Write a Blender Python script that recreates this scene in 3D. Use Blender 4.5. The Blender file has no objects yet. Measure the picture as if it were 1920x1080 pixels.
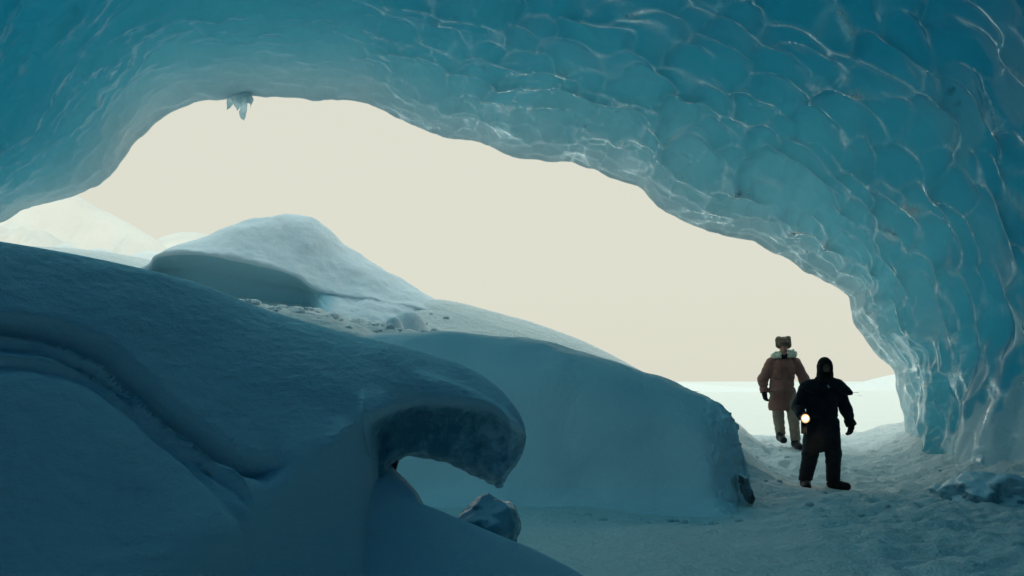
import bpy, math, random
import numpy as np
from mathutils import Vector

random.seed(7)
R = math.radians
scene = bpy.context.scene
COL = scene.collection

# ------------------------------------------------------------------ camera, sky, sun, exposure
F = 2262.0                       # focal length in photograph pixels
CAMZ = 1.45
PITCH = math.atan(175.0 / F)
cam_d = bpy.data.cameras.new('camera')
cam_d.sensor_width = 36.0
cam_d.lens = 36.0 * F / 1920.0
cam_d.clip_start = 0.1
cam_d.clip_end = 20000.0
cam = bpy.data.objects.new('camera', cam_d)
COL.objects.link(cam)
cam.location = (0, 0, CAMZ)
cam.rotation_euler = (R(90) + PITCH, 0, 0)
scene.camera = cam

SUN_EL, SUN_AZ = 42.0, 158.0      # behind the glacier and to one side
world = bpy.data.worlds.new('World')
scene.world = world
world.use_nodes = True
nt = world.node_tree
for n in list(nt.nodes):
    nt.nodes.remove(n)
w_out = nt.nodes.new('ShaderNodeOutputWorld')
w_bg = nt.nodes.new('ShaderNodeBackground')
w_sky = nt.nodes.new('ShaderNodeTexSky')
w_sky.sky_type = 'NISHITA'
w_sky.sun_disc = False
w_sky.sun_elevation = R(SUN_EL)
w_sky.sun_rotation = R(SUN_AZ)
w_sky.air_density = 1.0
w_sky.dust_density = 3.0
w_mix = nt.nodes.new('ShaderNodeMix')          # the white overcast layer over the clear sky
w_mix.data_type = 'RGBA'
w_bg.inputs['Strength'].default_value = 0.1
w_tc = nt.nodes.new('ShaderNodeTexCoord')      # thin white overcast: creamy mist low down, brighter and bluer overhead
w_sep = nt.nodes.new('ShaderNodeSeparateXYZ')
w_ramp = nt.nodes.new('ShaderNodeValToRGB')
w_ramp.color_ramp.interpolation = 'EASE'
w_ramp.color_ramp.elements[0].position = 0.30
w_ramp.color_ramp.elements[0].color = (0.440, 0.436, 0.366, 1)
w_ramp.color_ramp.elements[1].position = 0.80
w_ramp.color_ramp.elements[1].color = (0.43, 0.62, 0.64, 1)
w_gain = nt.nodes.new('ShaderNodeVectorMath')
w_gain.operation = 'SCALE'
w_gain.inputs['Scale'].default_value = 10.8
w_mix.inputs[0].default_value = 0.96
nt.links.new(w_tc.outputs['Generated'], w_sep.inputs[0])
nt.links.new(w_sep.outputs['Z'], w_ramp.inputs[0])
nt.links.new(w_ramp.outputs[0], w_gain.inputs[0])
nt.links.new(w_gain.outputs[0], w_mix.inputs[7])
nt.links.new(w_sky.outputs[0], w_mix.inputs[6])
nt.links.new(w_mix.outputs[2], w_bg.inputs['Color'])
nt.links.new(w_bg.outputs[0], w_out.inputs['Surface'])

sun_d = bpy.data.lights.new('sun', 'SUN')
sun_d.energy = 0.7
sun_d.angle = R(12)
sun_d.color = (1.0, 0.78, 0.45)
sun = bpy.data.objects.new('sun', sun_d)
COL.objects.link(sun)
_sd = Vector((math.sin(R(SUN_AZ)) * math.cos(R(SUN_EL)), math.cos(R(SUN_AZ)) * math.cos(R(SUN_EL)), math.sin(R(SUN_EL))))
sun.rotation_euler = (-_sd).to_track_quat('-Z', 'Y').to_euler()
sun.location = (0, -30, 40)

vs = scene.view_settings
scene.display_settings.display_device = 'sRGB'
vs.view_transform = 'Standard'
vs.look = 'None'
vs.exposure = 0.65
vs.gamma = 1.0
vs.use_curve_mapping = False
cy = scene.cycles
cy.max_bounces = 12
cy.diffuse_bounces = 6
cy.glossy_bounces = 3
cy.transmission_bounces = 8
cy.volume_bounces = 0
cy.sample_clamp_indirect = 4.0
cy.caustics_reflective = False
cy.caustics_refractive = False
cy.use_denoising = True
try:
    cy.denoiser = 'OPENIMAGEDENOISE'
except Exception:
    pass


# ------------------------------------------------------------------ helpers
def at(px, py, Y):
    """Point of the place that lies Y metres down the cave under a pixel of the photograph."""
    u, w = (px - 960.0) / F, (540.0 - py) / F
    dy = math.cos(PITCH) - w * math.sin(PITCH)
    dz = math.sin(PITCH) + w * math.cos(PITCH)
    k = Y / dy
    return np.array((u * k, Y, CAMZ + dz * k))


def to_px(P):
    """Pixel of the photograph for points of the place."""
    x, y, z = P[..., 0], P[..., 1], P[..., 2] - CAMZ
    d = y * math.cos(PITCH) + z * math.sin(PITCH)
    v = -y * math.sin(PITCH) + z * math.cos(PITCH)
    return 960.0 + F * x / d, 540.0 - F * v / d


def hashi(ix, iy, iz, seed):
    h = (ix.astype(np.int64) * 374761393 + iy.astype(np.int64) * 668265263 + iz.astype(np.int64) * 2147483647 + seed * 1274126177) & 0xFFFFFFFF
    h = ((h ^ (h >> 13)) * 1274126177) & 0xFFFFFFFF
    h = ((h ^ (h >> 16)) * 2246822519) & 0xFFFFFFFF
    return (h ^ (h >> 15)) & 0xFFFFFFFF


def rnd(ix, iy, iz, seed):
    return hashi(ix, iy, iz, seed) / 4294967295.0


def vnoise(P, seed=0):
    """Smooth gradient-free value noise in -1..1 on (...,3) points."""
    i = np.floor(P).astype(np.int64)
    f = P - i
    f = f * f * f * (f * (f * 6 - 15) + 10)
    out = 0
    for dx in (0, 1):
        wx = f[..., 0] if dx else 1 - f[..., 0]
        for dy in (0, 1):
            wy = f[..., 1] if dy else 1 - f[..., 1]
            for dz in (0, 1):
                wz = f[..., 2] if dz else 1 - f[..., 2]
                out = out + wx * wy * wz * rnd(i[..., 0] + dx, i[..., 1] + dy, i[..., 2] + dz, seed)
    return out * 2 - 1


def fbm(P, octaves=4, seed=0, gain=0.5):
    a, s, out, fr = 1.0, 0.0, 0, 1.0
    for o in range(octaves):
        out = out + a * vnoise(P * fr + 17.3 * o, seed + o)
        s += a
        a *= gain
        fr *= 2.03
    return out / s


def sstep(a, b, x):
    t = np.clip((x - a) / (b - a), 0, 1)
    return t * t * (3 - 2 * t)


def pchip(xk, yk, x):
    xk, yk, x = np.asarray(xk, float), np.asarray(yk, float), np.asarray(x, float)
    h = np.diff(xk)
    d = np.diff(yk) / h
    m = np.zeros_like(yk)
    m[0], m[-1] = d[0], d[-1]
    for i in range(1, len(xk) - 1):
        if d[i - 1] * d[i] > 0:
            w1, w2 = 2 * h[i] + h[i - 1], h[i] + 2 * h[i - 1]
            m[i] = (w1 + w2) / (w1 / d[i - 1] + w2 / d[i])
    j = np.clip(np.searchsorted(xk, x) - 1, 0, len(h) - 1)
    t = np.clip((x - xk[j]) / h[j], 0, 1)
    t2, t3 = t * t, t * t * t
    return ((2 * t3 - 3 * t2 + 1) * yk[j] + (t3 - 2 * t2 + t) * h[j] * m[j]
            + (-2 * t3 + 3 * t2) * yk[j + 1] + (t3 - t2) * h[j] * m[j + 1])


def catmull(K, n):
    """K: (..., k, d) control points -> (..., n, d) uniform Catmull-Rom samples."""
    k = K.shape[-2]
    u = np.linspace(0, k - 1, n)
    j = np.clip(u.astype(int), 0, k - 2)
    t = (u - j)[:, None]
    g = lambda q: K[..., np.clip(q, 0, k - 1), :]
    p0, p1, p2, p3 = g(j - 1), g(j), g(j + 1), g(j + 2)
    return 0.5 * (2 * p1 + (p2 - p0) * t + (2 * p0 - 5 * p1 + 4 * p2 - p3) * t ** 2 + (3 * p1 - p0 - 3 * p2 + p3) * t ** 3)


def grid_normals(P):
    a = np.gradient(P, axis=0)
    b = np.gradient(P, axis=1)
    n = np.cross(a, b)
    return n / (np.linalg.norm(n, axis=-1, keepdims=True) + 1e-9)


def mesh_obj(name, V, Fq, mat=None, parent=None, smooth=True, attrs=None):
    """One mesh object from vertices and an (n,4) or (n,3) face array."""
    me = bpy.data.meshes.new(name)
    V = np.ascontiguousarray(V, dtype=np.float32).reshape(-1, 3)
    Fq = np.ascontiguousarray(Fq, dtype=np.int32)
    n, k = Fq.shape
    me.vertices.add(len(V))
    me.vertices.foreach_set('co', V.ravel())
    me.loops.add(n * k)
    me.loops.foreach_set('vertex_index', Fq.ravel())
    me.polygons.add(n)
    me.polygons.foreach_set('loop_start', np.arange(0, n * k, k, dtype=np.int32))
    me.update(calc_edges=True)
    if smooth:
        me.polygons.foreach_set('use_smooth', np.ones(n, dtype=bool))
    for an, av in (attrs or {}).items():
        a = me.attributes.new(an, 'FLOAT', 'POINT')
        a.data.foreach_set('value', np.ascontiguousarray(av, dtype=np.float32).ravel())
    me.validate()
    o = bpy.data.objects.new(name, me)
    COL.objects.link(o)
    if mat:
        me.materials.append(mat)
    if parent:
        o.parent = parent
    return o


def grid_faces(n, m, flip=False):
    i, j = np.meshgrid(np.arange(n - 1), np.arange(m - 1), indexing='ij')
    a = (i * m + j).ravel()
    q = np.stack([a, a + m, a + m + 1, a + 1], 1)
    return q[:, ::-1] if flip else q


def grid_obj(name, P, mat=None, parent=None, flip=False, attrs=None):
    return mesh_obj(name, P, grid_faces(P.shape[0], P.shape[1], flip), mat, parent, attrs=attrs)


def empty(name, loc=(0, 0, 0), rz=0.0):
    o = bpy.data.objects.new(name, None)
    o.empty_display_size = 0.2
    COL.objects.link(o)
    o.location = loc
    o.rotation_euler = (0, 0, rz)
    return o


def tag(o, label=None, cat=None, group=None, kind=None):
    if label:
        o['label'] = label
    if cat:
        o['category'] = cat
    if group:
        o['group'] = group
    if kind:
        o['kind'] = kind
    return o


def surface_nets(f, lo, h):
    """Closed surface of the field f < 0 on a regular grid (naive surface nets)."""
    s = f < 0
    nx, ny, nz = f.shape
    corners = [(a, b, c) for a in (0, 1) for b in (0, 1) for c in (0, 1)]
    acc = np.zeros((nx - 1, ny - 1, nz - 1, 3))
    cnt = np.zeros((nx - 1, ny - 1, nz - 1))
    sub = lambda A, c: A[c[0]:nx - 1 + c[0], c[1]:ny - 1 + c[1], c[2]:nz - 1 + c[2]]
    for ca in corners:
        for ax in range(3):
            if ca[ax]:
                continue
            cb = list(ca)
            cb[ax] = 1
            fa, fb = sub(f, ca), sub(f, cb)
            m = (fa < 0) != (fb < 0)
            t = np.where(m, fa / np.where(m, fa - fb, 1), 0)
            for q in range(3):
                acc[..., q] += np.where(m, ca[q] + (t if q == ax else 0), 0)
            cnt += m
    act = cnt > 0
    idx = -np.ones(act.shape, dtype=np.int64)
    idx[act] = np.arange(act.sum())
    cell = np.stack(np.nonzero(act), 1)
    V = (cell + acc[act] / cnt[act][:, None]) * h + np.asarray(lo)
    faces = []
    for ax in range(3):
        sl0 = [slice(None)] * 3
        sl1 = [slice(None)] * 3
        sl0[ax] = slice(0, -1)
        sl1[ax] = slice(1, None)
        a, b = s[tuple(sl0)], s[tuple(sl1)]
        e = np.stack(np.nonzero(a != b), 1)
        o1, o2 = [q for q in range(3) if q != ax]
        e = e[(e[:, o1] > 0) & (e[:, o2] > 0) & (e[:, o1] < f.shape[o1] - 1) & (e[:, o2] < f.shape[o2] - 1)]
        inside = a[tuple(e.T)]
        quad = []
        for d1, d2 in ((1, 1), (0, 1), (0, 0), (1, 0)):
            c = e.copy()
            c[:, o1] -= d1
            c[:, o2] -= d2
            quad.append(idx[tuple(c.T)])
        q = np.stack(quad, 1)
        fl = inside if ax != 1 else ~inside
        q[~fl] = q[~fl][:, ::-1]
        faces.append(q)
    return V, np.concatenate(faces)


# ------------------------------------------------------------------ materials
def new_mat(name):
    m = bpy.data.materials.new(name)
    m.use_nodes = True
    n = m.node_tree
    for k in list(n.nodes):
        n.nodes.remove(k)
    return m, n, n.nodes.new('ShaderNodeOutputMaterial')


def node(n, kind, **kw):
    k = n.nodes.new(kind)
    for a, b in kw.items():
        if a.startswith('i_'):
            k.inputs[a[2:].replace('_', ' ')].default_value = b
        else:
            setattr(k, a, b)
    return k


def noise_node(n, scale, detail=4, rough=0.55, coord='Object', stretch=None):
    tc = node(n, 'ShaderNodeTexCoord')
    src = tc.outputs[coord]
    if stretch:
        mp = node(n, 'ShaderNodeMapping')
        mp.inputs['Scale'].default_value = stretch
        n.links.new(src, mp.inputs[0])
        src = mp.outputs[0]
    t = node(n, 'ShaderNodeTexNoise')
    t.inputs['Scale'].default_value = scale
    t.inputs['Detail'].default_value = detail
    t.inputs['Roughness'].default_value = rough
    n.links.new(src, t.inputs['Vector'])
    return t


def ramp(n, src, stops):
    r = node(n, 'ShaderNodeValToRGB')
    e = r.color_ramp.elements
    e[0].position, e[0].color = stops[0]
    e[1].position, e[1].color = stops[-1]
    for p, c in stops[1:-1]:
        k = e.new(p)
        k.color = c
    n.links.new(src, r.inputs[0])
    return r


def snow_mat(name, col_a, col_b, fine=55.0, bump=0.55, dist=0.015, coarse=8.0, cdist=0.03, rough=0.65, cscale=1.3):
    m, n, out = new_mat(name)
    b = node(n, 'ShaderNodeBsdfPrincipled')
    b.inputs['Roughness'].default_value = rough
    b.inputs['Specular IOR Level'].default_value = 0.25
    t1 = noise_node(n, cscale, 5)
    r = ramp(n, t1.outputs[0], [(0.3, col_a + (1,)), (0.7, col_b + (1,))])
    n.links.new(r.outputs[0], b.inputs['Base Color'])
    t2 = noise_node(n, fine, 4, 0.7)
    t3 = noise_node(n, coarse, 4, 0.6)
    b1 = node(n, 'ShaderNodeBump')
    b1.inputs['Strength'].default_value = bump
    b1.inputs['Distance'].default_value = dist
    n.links.new(t2.outputs[0], b1.inputs['Height'])
    b2 = node(n, 'ShaderNodeBump')
    b2.inputs['Strength'].default_value = bump
    b2.inputs['Distance'].default_value = cdist
    n.links.new(t3.outputs[0], b2.inputs['Height'])
    n.links.new(b1.outputs[0], b2.inputs['Normal'])
    n.links.new(b2.outputs[0], b.inputs['Normal'])
    n.links.new(b.outputs[0], out.inputs['Surface'])
    return m


ICE_TINT = (0.0, 0.80, 0.900, 1)
ICE_DENS = 1.12


def ice_mat():
    """Blue glacier ice: wet gloss over light that seeps through; the body of the ice soaks up red."""
    m, n, out = new_mat('glacier_ice')
    att = node(n, 'ShaderNodeAttribute', attribute_name='frost')
    rid = node(n, 'ShaderNodeAttribute', attribute_name='ridge')
    dirt = node(n, 'ShaderNodeAttribute', attribute_name='dirt')
    tr = node(n, 'ShaderNodeBsdfTranslucent')
    tr.inputs['Color'].default_value = (0.80, 0.96, 0.98, 1)
    df = node(n, 'ShaderNodeBsdfDiffuse')
    cn = noise_node(n, 0.7, 4)
    cr = ramp(n, cn.outputs[0], [(0.3, (0.015, 0.20, 0.30, 1)), (0.5, (0.03, 0.30, 0.40, 1)), (0.72, (0.14, 0.36, 0.44, 1))])
    n.links.new(cr.outputs[0], df.inputs['Color'])
    body = node(n, 'ShaderNodeMixShader')
    thn = node(n, 'ShaderNodeAttribute', attribute_name='melt')      # unseen roof patch made clear, added to let fill light in
    mr = node(n, 'ShaderNodeMapRange')
    mr.inputs['To Min'].default_value = 0.38
    mr.inputs['To Max'].default_value = 0.0
    n.links.new(thn.outputs['Fac'], mr.inputs['Value'])
    n.links.new(mr.outputs[0], body.inputs[0])
    n.links.new(tr.outputs[0], body.inputs[1])
    n.links.new(df.outputs[0], body.inputs[2])
    fr = node(n, 'ShaderNodeBsdfDiffuse')
    gr = noise_node(n, 45.0, 3, 0.8)
    fc = ramp(n, gr.outputs[0], [(0.35, (0.60, 0.70, 0.72, 1)), (0.65, (0.84, 0.88, 0.89, 1))])
    n.links.new(fc.outputs[0], fr.inputs['Color'])
    ft = node(n, 'ShaderNodeBsdfTranslucent')
    ft.inputs['Color'].default_value = (0.9, 0.96, 0.97, 1)
    fm = node(n, 'ShaderNodeMixShader')
    fm.inputs[0].default_value = 0.2
    n.links.new(fr.outputs[0], fm.inputs[1])
    n.links.new(ft.outputs[0], fm.inputs[2])
    m1 = node(n, 'ShaderNodeMixShader')
    n.links.new(att.outputs['Fac'], m1.inputs[0])
    n.links.new(body.outputs[0], m1.inputs[1])
    n.links.new(fm.outputs[0], m1.inputs[2])
    gleam = node(n, 'ShaderNodeBsdfDiffuse')                  # white painted along the sharp ridges as highlight lines
    gleam.inputs['Color'].default_value = (0.80, 0.87, 0.88, 1)
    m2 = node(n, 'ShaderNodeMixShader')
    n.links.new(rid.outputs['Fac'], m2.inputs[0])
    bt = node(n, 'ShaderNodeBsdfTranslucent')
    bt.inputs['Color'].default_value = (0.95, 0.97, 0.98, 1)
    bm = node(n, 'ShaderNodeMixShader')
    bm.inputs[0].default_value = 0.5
    n.links.new(gleam.outputs[0], bm.inputs[1])
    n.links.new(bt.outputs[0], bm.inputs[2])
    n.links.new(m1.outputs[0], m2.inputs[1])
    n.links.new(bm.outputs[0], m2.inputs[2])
    dk = node(n, 'ShaderNodeBsdfDiffuse')
    dk.inputs['Color'].default_value = (0.015, 0.02, 0.025, 1)
    m3 = node(n, 'ShaderNodeMixShader')
    n.links.new(dirt.outputs['Fac'], m3.inputs[0])
    n.links.new(m2.outputs[0], m3.inputs[1])
    n.links.new(dk.outputs[0], m3.inputs[2])
    gl = node(n, 'ShaderNodeBsdfGlossy')
    gl.inputs['Color'].default_value = (0.92, 0.97, 1.0, 1)
    rr = ramp(n, noise_node(n, 3.0, 3).outputs[0], [(0.3, (0.06,) * 3 + (1,)), (0.7, (0.20,) * 3 + (1,))])
    n.links.new(rr.outputs[0], gl.inputs['Roughness'])
    fz = node(n, 'ShaderNodeFresnel')
    fz.inputs['IOR'].default_value = 1.30
    inv = node(n, 'ShaderNodeMath', operation='MULTIPLY_ADD')
    inv.inputs[1].default_value = -0.85
    inv.inputs[2].default_value = 1.0
    n.links.new(att.outputs['Fac'], inv.inputs[0])
    mul = node(n, 'ShaderNodeMath', operation='MULTIPLY')
    n.links.new(fz.outputs[0], mul.inputs[0])
    n.links.new(inv.outputs[0], mul.inputs[1])
    ms = node(n, 'ShaderNodeMixShader')
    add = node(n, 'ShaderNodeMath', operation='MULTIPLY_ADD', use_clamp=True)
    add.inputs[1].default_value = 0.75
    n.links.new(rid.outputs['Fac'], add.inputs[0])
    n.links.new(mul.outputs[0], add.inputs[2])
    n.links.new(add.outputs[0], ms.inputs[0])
    n.links.new(m3.outputs[0], ms.inputs[1])
    n.links.new(gl.outputs[0], ms.inputs[2])
    bp = node(n, 'ShaderNodeBump')
    bp.inputs['Strength'].default_value = 0.35
    bp.inputs['Distance'].default_value = 0.02
    n.links.new(noise_node(n, 6.0, 4, 0.5).outputs[0], bp.inputs['Height'])
    n.links.new(bp.outputs[0], gl.inputs['Normal'])
    n.links.new(bp.outputs[0], fz.inputs['Normal'])
    n.links.new(bp.outputs[0], df.inputs['Normal'])
    n.links.new(ms.outputs[0], out.inputs['Surface'])
    va = node(n, 'ShaderNodeVolumeAbsorption')
    va.inputs['Color'].default_value = ICE_TINT
    va.inputs['Density'].default_value = ICE_DENS
    n.links.new(va.outputs[0], out.inputs['Volume'])
    return m


M_SNOW = snow_mat('packed_snow', (0.80, 0.84, 0.87), (0.86, 0.88, 0.90))
M_ROUGH = snow_mat('trodden_snow', (0.82, 0.82, 0.80), (0.87, 0.86, 0.83), fine=24, bump=0.7, dist=0.04, coarse=5, cdist=0.10)
M_FAR = snow_mat('open_snow', (0.84, 0.86, 0.87), (0.88, 0.89, 0.89), fine=0.3, coarse=0.05, dist=0.5, cdist=2.0)
def crust_mat():
    m, n, out = new_mat('glacier_crust')
    tr = node(n, 'ShaderNodeBsdfTranslucent')
    tr.inputs['Color'].default_value = (0.95, 0.97, 0.98, 1)
    df = node(n, 'ShaderNodeBsdfDiffuse')
    df.inputs['Color'].default_value = (0.85, 0.88, 0.90, 1)
    ms = node(n, 'ShaderNodeMixShader')
    r = ramp(n, noise_node(n, 0.5, 4).outputs[0], [(0.3, (0.04,) * 3 + (1,)), (0.7, (0.18,) * 3 + (1,))])
    n.links.new(r.outputs[0], ms.inputs[0])
    n.links.new(tr.outputs[0], ms.inputs[1])
    n.links.new(df.outputs[0], ms.inputs[2])
    n.links.new(ms.outputs[0], out.inputs['Surface'])
    va = node(n, 'ShaderNodeVolumeAbsorption')
    va.inputs['Color'].default_value = ICE_TINT
    va.inputs['Density'].default_value = ICE_DENS
    n.links.new(va.outputs[0], out.inputs['Volume'])
    return m


M_MOUNT = snow_mat('mountain_snow', (0.66, 0.66, 0.66), (0.80, 0.77, 0.74), cscale=0.03, fine=0.3, coarse=0.05, dist=0.5, cdist=3.0)
M_ICE = ice_mat()
M_CRUST = crust_mat()


# ------------------------------------------------------------------ ground
def ground_z(x, y):
    x, y = np.asarray(x, float), np.asarray(y, float)
    base = pchip([0, 10, 15, 16.7, 20, 22, 26, 34, 60, 200], [0.0, 0.0, 0.02, 0.04, 0.33, 0.42, -0.1, -1.2, -2.0, -2.0], np.clip(y, 0, 200))
    # hillside left of the mouth
    prof = pchip([-14, -10, -7.4, -5.5, -4.1, -2.0, 0, 1.2, 2.3, 3.2, 4.0, 4.8],
                 [3.6, 3.5, 3.42, 3.06, 2.78, 2.30, 1.95, 1.60, 1.15, 0.55, 0.12, 0.0], np.clip(x, -14, 4.8))
    rise = sstep(15.2, 17.0, y)
    left_in = sstep(-3.0, -7.0, x) * sstep(8.5, 16, y)          # the hillside reaches into the cave on the left
    up = np.maximum(rise, left_in * 0.8)
    slope = 1.0 + 0.035 * (np.clip(y, 15, 22) - 19.5)
    fall = 1 - sstep(22.5, 48, y)
    hill = prof * up * slope * fall
    ridge = pchip([-2.4, -1.2, 0.37, 1.2, 2.3, 3.5, 4.0, 4.6], [0.0, 0.55, 0.46, 0.42, 0.34, 0.55, 0.35, 0.0], np.clip(x, -2.4, 4.6))
    hill = hill + ridge * np.exp(-((y - 20.6) / 1.2) ** 2)
    wall = 0.55 * sstep(5.6, 8.0, x) * sstep(26, 20, y) * sstep(9, 15, y)      # snow banked against the right wall
    hollow = 0.34 * np.exp(-(((x + 4.6) / 1.3) ** 2 + ((y - 19.4) / 1.0) ** 2)) + 0.25 * np.exp(-(((x + 5.6) / 0.8) ** 2 + ((y - 19.6) / 1.0) ** 2))
    return np.maximum(base, base * 0.2 + hill) + wall - hollow


def axis(fine_lo, fine_hi, step, lo, hi, growth=1.12):
    a = list(np.arange(fine_lo, fine_hi, step))
    s = step
    while a[-1] < hi:
        s *= growth
        a.append(a[-1] + s)
    s = step
    b = [a[0]]
    while b[-1] > lo:
        s *= growth
        b.append(b[-1] - s)
    return np.array(b[:0:-1] + a)


gx = axis(-11, 9.5, 0.06, -6000, 6000)
gy = axis(8, 32, 0.06, -40, 9000)
GX, GY = np.meshgrid(gx, gy, indexing='ij')
GZ = ground_z(GX, GY)
PP = np.stack([GX, GY, np.zeros_like(GX)], -1)
near = sstep(70, 35, np.hypot(GX, GY))
step_in = np.exp(-(((GX - 4.3) / 0.8) ** 2 + ((GY - 16.6) / 0.9) ** 2))      # where the front walker treads
tread = sstep(2.2, 3.2, GX) * sstep(30, 23, GY)
rub = np.exp(-(((GX + 2.9) / 2.0) ** 2 + ((GY - 18.6) / 1.6) ** 2))
foot = sstep(13.9, 13.3, GY) * 0.5
GZ = GZ + near * (0.10 * fbm(PP * 0.45, 3, 5) + (0.012 + 0.07 * tread + 0.11 * rub + 0.02 * foot) * fbm(PP * 2.6, 4, 9)
                  + (0.06 * tread + 0.09 * rub) * np.abs(fbm(PP * 6.0, 3, 21)))
prints = np.zeros_like(GZ)                      # boot prints of the two walkers and of others before them
_rp = random.Random(3)
for x0, x1, n_, y0, y1 in ((4.35, 4.2, 11, 21.5, 16.4), (4.55, 5.2, 10, 21.0, 12.4), (4.9, 4.3, 10, 20.6, 11.6)):
    for k in range(n_):
        f_ = k / (n_ - 1)
        fx = x0 + (x1 - x0) * f_ + (0.13 if k % 2 else -0.13) + _rp.uniform(-.05, .05)
        fy = y0 + (y1 - y0) * f_ + _rp.uniform(-.05, .05)
        d2 = ((GX - fx) / 0.085) ** 2 + ((GY - fy) / 0.17) ** 2
        prints += -0.085 * np.exp(-d2 ** 2) + 0.028 * np.exp(-((d2 - 2.4) / 1.0) ** 2)
GZ = GZ + prints * (1 - step_in)
GZ = GZ * (1 - step_in) + 0.0 * step_in + 0.5 * step_in * (GZ - ground_z(GX, GY))
far = sstep(60, 400, np.hypot(GX, GY))
GZ = GZ + far * 1.0 * fbm(PP * 0.01, 3, 31)
ground = grid_obj('snow_ground', np.stack([GX, GY, GZ], -1), M_ROUGH, flip=False)
tag(ground, 'trodden snow floor of the cave running out to the open snowfield', kind='structure')


def gz1(x, y):
    i = np.clip(np.searchsorted(gx, x), 1, len(gx) - 1)
    j = np.clip(np.searchsorted(gy, y), 1, len(gy) - 1)
    tx, ty = (x - gx[i - 1]) / (gx[i] - gx[i - 1]), (y - gy[j - 1]) / (gy[j] - gy[j - 1])
    return (GZ[i - 1, j - 1] * (1 - tx) * (1 - ty) + GZ[i, j - 1] * tx * (1 - ty) + GZ[i - 1, j] * (1 - tx) * ty + GZ[i, j] * tx * ty)


# ------------------------------------------------------------------ far mountain and hills
def far_ridge(name, pts, Y, depth, label, rough, seed, n=160, m=70):
    """A mountainside from its skyline (pixels) at a distance, with the slope in front of it and behind."""
    px = np.array([p[0] for p in pts], float)
    py = np.array([p[1] for p in pts], float)
    X = np.array([at(a, b, Y)[0] for a, b in zip(px, py)])
    Z = np.array([at(a, b, Y)[2] for a, b in zip(px, py)])
    xs = np.linspace(X[0], X[-1], n)
    zs = pchip(X, Z, xs)
    v = np.linspace(-1, 1, m)
    P = np.zeros((n, m, 3))
    P[..., 0] = xs[:, None]
    P[..., 1] = Y + v[None, :] * depth
    shape = np.where(v < 0, (1 - np.abs(v)) ** 0.9, (1 - v) ** 1.2)
    P[..., 2] = -4 + (zs[:, None] + 4) * shape[None, :]
    Q = P.copy()
    P[..., 2] += rough * fbm(Q * (5.0 / depth), 5, seed) * (1 - shape[None, :] ** 6) - rough * 0.9 * np.abs(fbm(Q * np.array([7.0, 2.0, 0]) / depth, 4, seed + 3)) * (1 - shape[None, :] ** 8)
    o = grid_obj(name, P, M_MOUNT if Y > 300 else M_FAR)
    tag(o, label, kind='structure')
    return o


far_ridge('mountain', [(-700, 420), (-300, 330), (-60, 345), (60, 352), (130, 346), (160, 358), (190, 380), (230, 402), (270, 425), (296, 445), (330, 490), (420, 640), (520, 715)],
          420, 190, 'bright snow mountain far beyond the cave mouth', 30.0, 41)
far_ridge('hill', [(240, 560), (300, 444), (350, 432), (400, 438), (470, 452), (560, 500), (700, 600), (900, 720)], 900, 300, 'faint snow ridge fading into the white sky', 5.0, 51)
far_ridge('hill', [(1250, 716), (1480, 728), (1560, 726), (1620, 716), (1670, 702), (1760, 690), (2100, 660), (2500, 700)], 260, 120, 'low white rise beyond the two walkers', 1.2, 61)


# ------------------------------------------------------------------ lofts of snow
def loft(name, xs_key, K, nx, nv, xs=None):
    """K: (stations, k, 2) control points (Y, Z) at world X stations -> smooth grid of points."""
    K = np.asarray(K, float)
    xs_key = np.asarray(xs_key, float)
    if xs is None:
        xs = np.linspace(xs_key[0], xs_key[-1], nx)
    k = K.shape[1]
    C = np.zeros((len(xs), k, 2))
    for a in range(k):
        for b in range(2):
            C[:, a, b] = pchip(xs_key, K[:, a, b], xs)
    L = catmull(C, nv)
    P = np.zeros((len(xs), nv, 3))
    P[..., 0] = np.asarray(xs)[:, None]
    P[..., 1:] = L
    return P


# --- bank behind (B): the long smooth bank across the middle
crestB = [(380, 652, 15.8), (560, 645, 15.7), (690, 634, 15.6), (760, 628, 15.5), (840, 625, 15.5), (960, 630, 15.4), (1090, 655, 15.3), (1210, 695, 15.2), (1300, 730, 15.05),
          (1345, 752, 15.0), (1366, 775, 14.95), (1380, 815, 14.9), (1388, 865, 14.9), (1394, 912, 14.9), (1402, 960, 14.9)]
ks, xk = [], []
for px, py, Y in crestB:
    p = at(px, py, Y)
    zc = p[2]
    s = max(zc, 0.02) / 1.6
    end = sstep(1310, 1400, px)
    xk.append(p[0])
    ks.append([(Y + 3.5, zc - 0.9), (Y + 1.6, zc - 0.18), (Y + 0.5, zc - 0.02), (Y, zc), (Y - 0.35, zc - 0.11 * s), (Y - 0.8 * (1 - .6 * end), zc - 0.50 * s),
               (Y - 1.05 * (1 - .7 * end), zc - 1.0 * s), (Y - 1.3 * (1 - .75 * end), 0.15 * s), (Y - 1.8 * (1 - .75 * end), -0.06), (Y - 2.4 * (1 - .75 * end), -0.5)])
xsB = np.concatenate([np.linspace(xk[0], xk[8], 150)[:-1], np.linspace(xk[8], xk[-1], 130)])
PB = loft('bank', xk, ks, 0, 170, xsB)
NB = grid_normals(PB)
pxB, pyB = to_px(PB)
endB = sstep(1290, 1370, pxB)
dB = 0.10 * fbm(PB * 0.9, 3, 71) + 0.006 * fbm(PB * 7, 4, 72) + endB * (0.06 * fbm(PB * 3.0, 4, 73) - 0.05 * np.abs(fbm(PB * 7.0, 3, 74)))
grooves = sum(np.exp(-((fbm(PB * np.array([1.2, 1.2, 2.4]) + q, 3, 75) - 0.02) / 0.02) ** 2) for q in (0, 9)) * sstep(1.6, 1.0, PB[..., 2]) * endB
PB = PB + NB * (-(dB - 0.02 * grooves))[..., None] * (-1 if NB[60, 80, 1] > 0 else 1)
bank = grid_obj('snow_bank', PB, M_SNOW)
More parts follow.
